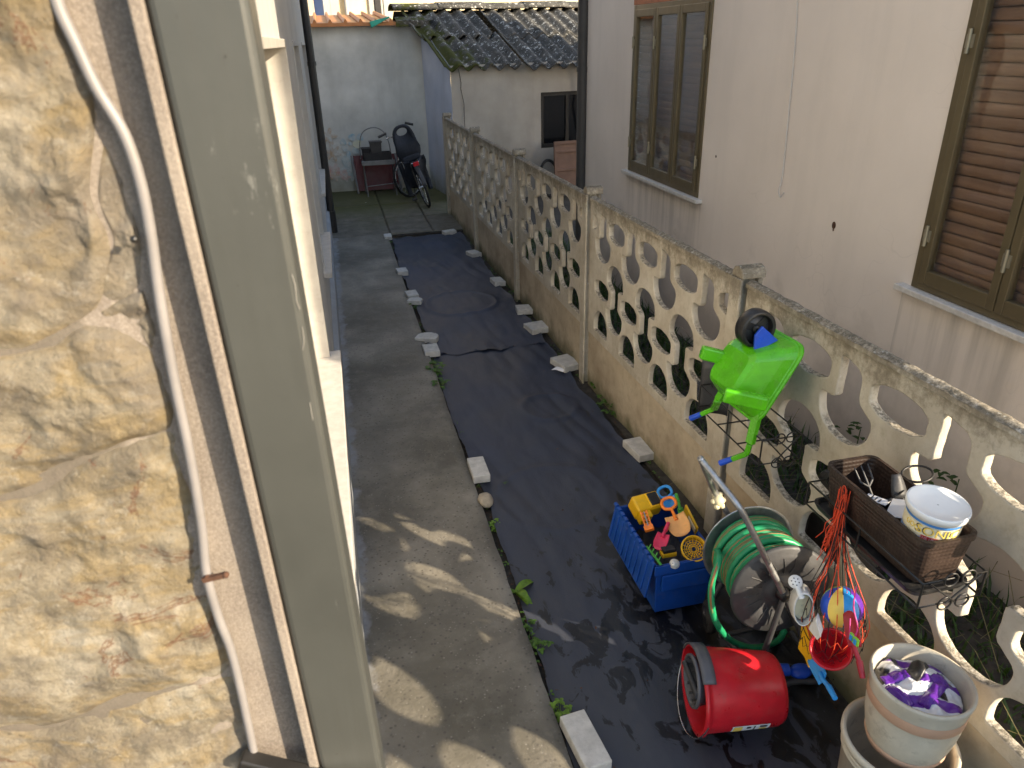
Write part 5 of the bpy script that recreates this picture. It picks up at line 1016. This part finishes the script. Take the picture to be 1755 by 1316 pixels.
for k in range(3):
    b = MB(); da = -.80+k*.20; b.tube([Mt @ Vector(((rad(.13)+.001)*math.cos(ca+da+.075*math.cos(t_)), (rad(.13)+.001)*math.sin(ca+da+.075*math.cos(t_)), .131+.0075*math.sin(t_))) for t_ in [2*math.pi*i/20 for i in range(20)]], .0015, 4, closed=True); b.build('ring_print', 'print_yellow', tb)
# garden tools in the planter
def tool(name, a, c_, label, head):
    t = thing(name, c_, label, 'garden tool', 'garden tools in the planter'); a = Vector(a); c_ = Vector(c_); MB().tube([a,c_], [.004,.005], 8).build('shank', 'dark_steel', t); MB().tube([c_, c_+(c_-a).normalized()*.07], [.010,.013], 8).build('grip', 'black_plastic', t)
    d = (a-c_).normalized(); s_ = d.cross(Vector((0,1,0))).normalized(); h_ = MB()
    if head == 'fork':
        for k in (-1,0,1): h_.tube([a, a+s_*k*.022+d*.02, a+s_*k*.024+d*.07], [.004,.004,.002], 6)
    else: h_.grid(lambda u, v: tuple(a + d*(.075*v) + s_*((u-.5)*.055*(1-.5*v*v)) + Vector((0,0,.0))+s_.cross(d)*(.012*(u-.5)**2*4)), 6, 6)
    h_.build('head', 'dark_steel', t, 0, 2, False, 0 if head == 'fork' else .003)
tool('hand_fork', (1.535,1.66,1.075), (1.545,1.60,1.0), 'small three pronged hand fork with tines up in the planter', 'fork'); tool('hand_trowel', (1.575,1.56,1.09), (1.58,1.52,1.01), 'dark hand trowel resting in the middle of the planter', 'trowel')
tool('hand_rake', (1.555,1.575,1.085), (1.60,1.64,1.02), 'hand cultivator with bent prongs beside the fork', 'fork')
p = at(1503,856,Z=1.085); o = MB().obox(p, (.35,-.9,.12), (.9,.35,.2), (0,0,1), .035, .013, .0008).build('paper_tag', 'paper'); tag(o, 'small white paper tag with writing among the tools', 'tag')
s_ = MB(); 
for k in range(4): s_.obox(p+Vector((.004*k-.006,-.012*k+.014,.0025)), (.9,.35,.2), (.35,-.9,.12), (0,0,1), .008, .0022, .0006)
sub(o, s_.build('writing', 'print_dark')); 
p = at(1545,872,Z=1.09); o = MB().obox(p, (.5,-.75,.25), (.7,.5,.35), (0,-.3,1), .036, .036, .001).build('card', 'paper'); tag(o, 'blank white card leaning between the tools and the white tub', 'card')
p = at(1572,812,X=1.70); o = MB().tube([p + Vector((0,.042*math.cos(2*math.pi*k/20),.010*math.sin(2*math.pi*k/20))) + Vector((.045*math.sin(2*math.pi*k/20),0,0)) for k in range(20)], .004, 6, closed=True).build('wire_tie', 'black_plastic'); tag(o, 'black wire tie looped around a fence bar behind the white tub', 'wire')

# clear cup and dark pot in the upper rack
p = at(1206,668,X=1.585); t = thing('clear_cup', p+Vector((0,0,-.05)), 'translucent plastic cup in the upper wire rack', 'cup'); MB().lathe([(.002,-.05),(.028,-.05),(.036,.055),(.038,.055)], 24, Matrix.Translation(p)).build('wall', 'clear_plastic', t, 0, 2, True, .002)
p = at(1236,660,X=1.60); t = thing('flower_pot', p, 'dark grey plastic scoop standing in the upper wire rack', 'pot'); MB().grid(lambda u, v: tuple(p + Vector((-.03+.05*math.cos(u*math.pi), -.045+.09*u, .12-.26*v))), 10, 6).build('shell', 'dark_grey_plastic', t, 0, 2, False, .006)
o = MB().hexa([(1.80,1.98,.02),(2.0,1.95,.02),(2.02,2.32,.02),(1.82,2.34,.02),(1.82,2.0,.72),(1.96,1.98,.70),(1.96,2.28,.74),(1.83,2.3,.72)]).build('plastic_sack', 'black_plastic', None, .05, 3); tag(o, 'black plastic sack standing behind the fence below the green wheelbarrow', 'sack')

# ------------------------------------------------------------------ green toy wheelbarrow
P0 = Vector((1.665,2.262,1.295)); U = Vector((.50,.03,.86)).normalized(); V = Vector((.02,1,.10)); V = (V-U*V.dot(U)).normalized(); Wd = U.cross(V); Wd = Wd if Wd.x > 0 else -Wd
tw = thing('toy_wheelbarrow', P0-U*.4, 'bright green toy wheelbarrow hung upside down on the fence, black wheel upward', 'toy wheelbarrow')
def Q(a, b_, c_): return P0 + U*a + V*b_ - Wd*c_                                # a to wheel, b across, c out from the rim
def ringp(a0, a1, b0, b1, r, c_, n=5):
    return [tuple(Q(a, b_, c_)) for a, b_ in rrect(a0, a1, b0, b1, r, n)]
rings = [ringp(-.335,.0,.0,.29,.05,-.004), ringp(-.345,.012,-.012,.302,.05,-.004), ringp(-.345,.012,-.012,.302,.05,.008), ringp(-.335,.0,.0,.29,.05,.010), ringp(-.325,-.03,.012,.278,.045,.05), ringp(-.29,-.10,.045,.245,.035,.135), ringp(-.275,-.125,.06,.23,.03,.150)]
loft(MB(), rings[:], True).build('tray', 'green_plastic', tw, .006, 3)
b = MB(); b.tube([Vector(x) for x in ringp(-.338,.004,-.005,.295,.05,.002,6)], .009, 8, closed=True); b.build('rim', 'green_plastic', tw)
for b0 in (.045, .225):                                   # stands
    bb = MB(); a_, c_ = (at(1316,692,X=1.47), at(1241,676,X=1.34)) if b0 < .1 else (at(1262,618,X=1.50), at(1201,603,X=1.36)); bb.bar(a_, c_, .056, .040, tuple(V)); l = bb.build('stand', 'green_plastic', tw, .009, 3); sub(l, MB().tube([c_+(c_-a_).normalized()*.001, c_+(c_-a_).normalized()*.002], .009, 10).build('socket', 'leaf_green_plastic'))
for b0, k in ((.02,0), (.26,1)):                          # handles, bending down to blue grips
    h1 = Q(-.30,b0,.01); h2 = Vector((h1.x-.02, h1.y-.005, .905)) if k == 0 else Q(-.36,b0,.01); h3 = Vector((h1.x-.025,h1.y-.0,.855)) if k == 0 else at(1224,700,X=1.50); h4 = h3+Vector((-.035,.045,-.045))
    bb = MB(); bb.bar(h1, h2, .036, .024); bb.bar(h2, h3, .030, .022); bb.bar(h3, h4, .026, .020); hh = bb.build('handle', 'green_plastic', tw, .004); sub(hh, MB().tube([h4, h4+(h4-h3).normalized()*.062], [.0125,.0135], 8).build('grip', 'blue_plastic'))
wc_ = Q(-.02,.15,.135); wv_ = V; wM = axisM(wc_, V) @ Matrix.Scale(.92, 4)
wo = MB().lathe([(.066,-.030),(.078,-.032),(.083,-.026),(.084,0),(.083,.026),(.078,.032),(.066,.030),(.062,.012),(.062,-.012),(.066,-.030)], 44, wM).build('wheel', 'black_plastic', tw)
sp_ = MB(); sp_.lathe([(.002,-.018),(.018,-.018),(.018,.018),(.002,.018)], 16, wM)
for k in range(3): a = 2*math.pi*k/3+.4; sp_.bar(wM @ Vector((.012*math.cos(a),.012*math.sin(a),0)), wM @ Vector((.066*math.cos(a),.066*math.sin(a),0)), .030, .012, tuple(V))
sub(wo, sp_.build('spokes', 'black_plastic')); sub(wo, MB().lathe([(.002,-.004),(.063,-.004),(.063,.004),(.002,.004)], 30, wM).build('web', 'dark_grey_plastic'))
for s_ in (-1,1):
    e = V*s_*.044; MB().prism([tuple(wc_+e+U*.02+Wd*(-.012)), tuple(wc_+e-U*.025-Wd*.02), tuple(Q(-.085,.145,.118)+e-U*.02), tuple(Q(-.03,.145,.05)+e+U*.01)], tuple(V*-.006), tuple(V*.006)).build('axle_bracket', 'blue_plastic', tw, .003)

# ------------------------------------------------------------------ net bag of beach toys
hk = at(1447,846,X=1.450); 
def npt(px, py, x=1.40): return at(px, py, X=x)
ball_c = npt(1443,1040,1.44); nb = thing('net_bag', npt(1430,1120,1.42), 'orange and black string net bag hanging from the planter, full of beach toys', 'net bag')
nbm = MB(); nbk = MB(); rr = random.Random(11)
ring_c = npt(1425,1075,1.44); rx_, rz_ = .115, .13
for k in range(26):
    a = 2*math.pi*k/26; side = Vector((math.cos(a)*.10, math.sin(a)*.11, 0)); mid1 = hk + (ring_c-hk)*.42 + side*.22 + Vector((rr.uniform(-.01,.01), rr.uniform(-.012,.012), 0)); mid2 = ring_c + side*rr.uniform(.85,1.05) + Vector((0,0,.05)); bot = ring_c + side*.45 + Vector((0,0,-.10+rr.uniform(-.03,.03)))
    start = hk + Vector((rr.uniform(-.006,.006), rr.uniform(-.012,.012), rr.uniform(-.01,.02))); (nbm if k % 2 else nbk).tube(smooth([start, mid1, mid2, bot], 6), .0016 if k % 2 else .0016, 4)
for z_, s_ in ((.09,.62),(.06,.9),(.02,1.0),(-.03,1.0),(-.07,.85)):
    (nbk if z_ != .02 else nbm).tube([ring_c + Vector((math.cos(2*math.pi*i/36)*.10*s_, math.sin(2*math.pi*i/36)*.11*s_, z_+.014*(-1)**i)) for i in range(36)], .0012, 4, closed=True)
for k in range(34):                                      # loose hanging ends
    p = hk + Vector((rr.uniform(-.012,.012), rr.uniform(-.02,.02), rr.uniform(-.03,.02))); L_ = rr.uniform(.12,.30); pts = [p]
    drift = Vector((rr.uniform(-.25,.02), rr.uniform(-.15,.25), 0))*.25
    for i in range(1, 7): t_ = i/6; pts.append(p + drift*t_*t_*.8 + Vector((rr.uniform(-.007,.007), rr.uniform(-.007,.007), -L_*t_)))
    nbm.tube(pts, .0016, 4)
nbm.tube([hk+Vector((-.004,.0,.0))+Vector((0,.010*math.cos(2*math.pi*i/16),.018*math.sin(2*math.pi*i/16)+.012)) for i in range(16)], .0016, 4, closed=True)
nbm.build('orange_cord', 'orange_string', nb); nbk.build('black_cord', 'black_string', nb)
mg_ = MB(); mg_.tube(smooth([npt(1468,1005,1.36), npt(1463,1040,1.35), npt(1470,1075,1.35), npt(1463,1095,1.35)], 4), .0022, 5); mg_.tube(smooth([npt(1457,1060,1.36), npt(1456,1090,1.35)], 3), .002, 5); mg_.build('pink_cord', 'magenta_string', nb)
# beach ball with colour bands
t = thing('toy_ball', ball_c-Vector((0,0,.06)), 'small striped ball, blue yellow and turquoise, inside the net', 'ball'); Mba = axisM(ball_c, Vector((.2,-.7,.3)))
cols = ['print_yellow','sky_plastic','purple_film','blue_plastic','sky_plastic','print_yellow','lime_plastic','blue_plastic']
for k, m in enumerate(cols): MB().lathe([(max(.0005,.066*math.sin(math.pi*i/14)), -.066*math.cos(math.pi*i/14)) for i in range(15)], 6, axisM(ball_c, Vector((.1,.35,.9))), True, 2*math.pi*k/8+.5, 2*math.pi*(k+1)/8+.5).build('panel', m, t, 0, 2, False)
# red toy bucket
p = npt(1424,1112,1.385); ax_ = Vector((-.45,-.55,.55)).normalized(); Mr = axisM(p, ax_); t = thing('toy_bucket', p-ax_*.08, 'red toy bucket with its mouth facing out at the bottom of the net', 'toy bucket')
MB().lathe([(.060,0),(.066,.0),(.067,.006),(.061,.008),(.046,-.10),(.002,-.10),(.002,-.096),(.043,-.096),(.058,-.002),(.060,0)], 40, Mr).build('body', 'red_plastic', t, 0, 2, True)
# white watering can
p = npt(1378,1045,1.335); t = thing('toy_watering_can', p, 'white toy watering can with a round sprinkler rose, at the left of the net', 'toy watering can'); ax_ = Vector((-.35,-.70,.30)).normalized(); Mr = axisM(p, ax_, (0,0,1))
MB().lathe([(.036,0),(.038,.002),(.040,-.004),(.046,-.07),(.002,-.075),(.002,-.070),(.042,-.066),(.035,0)], 32, Mr, sx=.8, sy=1.45).build('body', 'white_plastic', t, 0, 2, True); MB().lathe([(.002,-.040),(.035,-.040)], 32, Mr, sx=.78, sy=1.40).build('sandy_bottom', 'cream_plastic', t, 0, 2, False)
rs = npt(1363,997,1.33); sb_ = MB(); sb_.tube([p+Vector((0,.02,.03)), rs], [.012,.008], 8); sb_.build('spout', 'white_plastic', t); ro = MB().lathe([(.002,.008),(.022,.006),(.023,.002),(.012,-.012)], 20, axisM(rs, Vector((-.45,-.6,.65)))).build('rose', 'white_plastic', t); dM = axisM(rs, Vector((-.45,-.6,.65))); dd = MB()
for k in range(7): a = k*1.05; dd.lathe([(.0005,.0088),(.0024,.0088)], 6, dM @ Matrix.Translation(((.012 if k < 6 else 0)*math.cos(a), (.012 if k < 6 else 0)*math.sin(a), 0)))
sub(ro, dd.build('holes', 'print_dark', None, 0, 2, False)); MB().prism([tuple(npt(1392,1070,1.335)), tuple(npt(1398,1062,1.335)), tuple(npt(1407,1092,1.33)), tuple(npt(1400,1098,1.33)), tuple(npt(1385,1078,1.335))], (0,0,0), (.03,.03,0)).build('handle', 'white_plastic', t, .004)
# other toys
t = thing('sand_mould', npt(1383,1100,1.39), 'yellow fish shaped sand mould behind the red toy bucket', 'sand mould'); pg = [npt(x, y, 1.40) for x, y in ((1372,1072),(1385,1075),(1396,1100),(1392,1125),(1385,1148),(1378,1128),(1366,1112),(1370,1095))]; MB().prism([tuple(q_) for q_ in pg], (0,0,0), (.035,.02,0)).build('body', 'yellow_plastic', t, .008, 3)
spade('toy_spade', npt(1403,1145,1.40), npt(1425,1185,1.38)-npt(1403,1145,1.40), (-1,-.2,.3), .03, .05, .03, 'sky_plastic', 'blue toy spade with its handle hanging below the net', False, 'toy spades in the net')
spade('toy_spade', npt(1462,1080,1.40), npt(1471,1125,1.39)-npt(1462,1080,1.40), (-1,-.2,.3), .04, .05, .026, 'dark_red', 'dark red toy spade hanging at the right side of the net', False, 'toy spades in the net')
p = npt(1464,1096,1.35); t = thing('toy_clip', p, 'small lime toy clip with two turquoise windows at the right of the net', 'toy part'); MB().obox(p, (0,1,-.05), (0,.05,1), (1,0,0), .020, .014, .004).build('plate', 'lime_plastic', t, .004)
for s_ in (-1,1): MB().obox(p+Vector((-.0055,s_*.009,0)), (0,1,0), (0,0,1), (1,0,0), .0055, .009, .001).build('window', 'sky_plastic', t)

# ------------------------------------------------------------------ leaf litter and tiny sprouts in the edges of the bed
b = MB(); rr = random.Random(5)
for i in range(420):
    y = rr.uniform(1.2, 9.6); k = rr.random(); x = rr.gauss(.598, .012) if k < .55 else (rr.gauss(1.69-.0136*(y-2.9), .03) if k < .85 else rr.uniform(.7, 1.6)); a = rr.uniform(0, 6.28); l = rr.uniform(.004, .013)
    c = Vector((x, y, -.012 if k > .85 else -.03)); d = Vector((math.cos(a), math.sin(a), rr.uniform(-.3,.5)))*l; e = Vector((-math.sin(a), math.cos(a), rr.uniform(-.3,.5)))*l*.5
    b.add([c-d, c+e, c+d, c-e], [(0,1,2,3)])
tag(b.build('leaf_litter', 'rust', recalc=False), 'brown crumbs and dead leaf bits along the edges of the bed', 'litter', kind='stuff')
b = MB()
for i in range(260):
    y = rr.uniform(1.7, 9.6)
    if noise.noise(Vector((y*1.6, 0, 2))) < -.05: continue
    x = rr.gauss(.597, .010) if rr.random() < .5 else 1.70-.0136*(y-2.9)+rr.gauss(-.015,.014); sz = rr.uniform(.008, .022)
    for k in range(4):
        a = rr.uniform(0, 6.28); leaf(b, (x+rr.uniform(-.01,.01), y+rr.uniform(-.02,.02), -.035+rr.uniform(0,.02)), (math.cos(a), math.sin(a), .6), sz, sz*.35, .5, 2)
tag(b.build('ground_moss', 'leaf', recalc=False), 'low mossy sprouts in the gaps along path edge and fence foot', 'moss', kind='stuff')
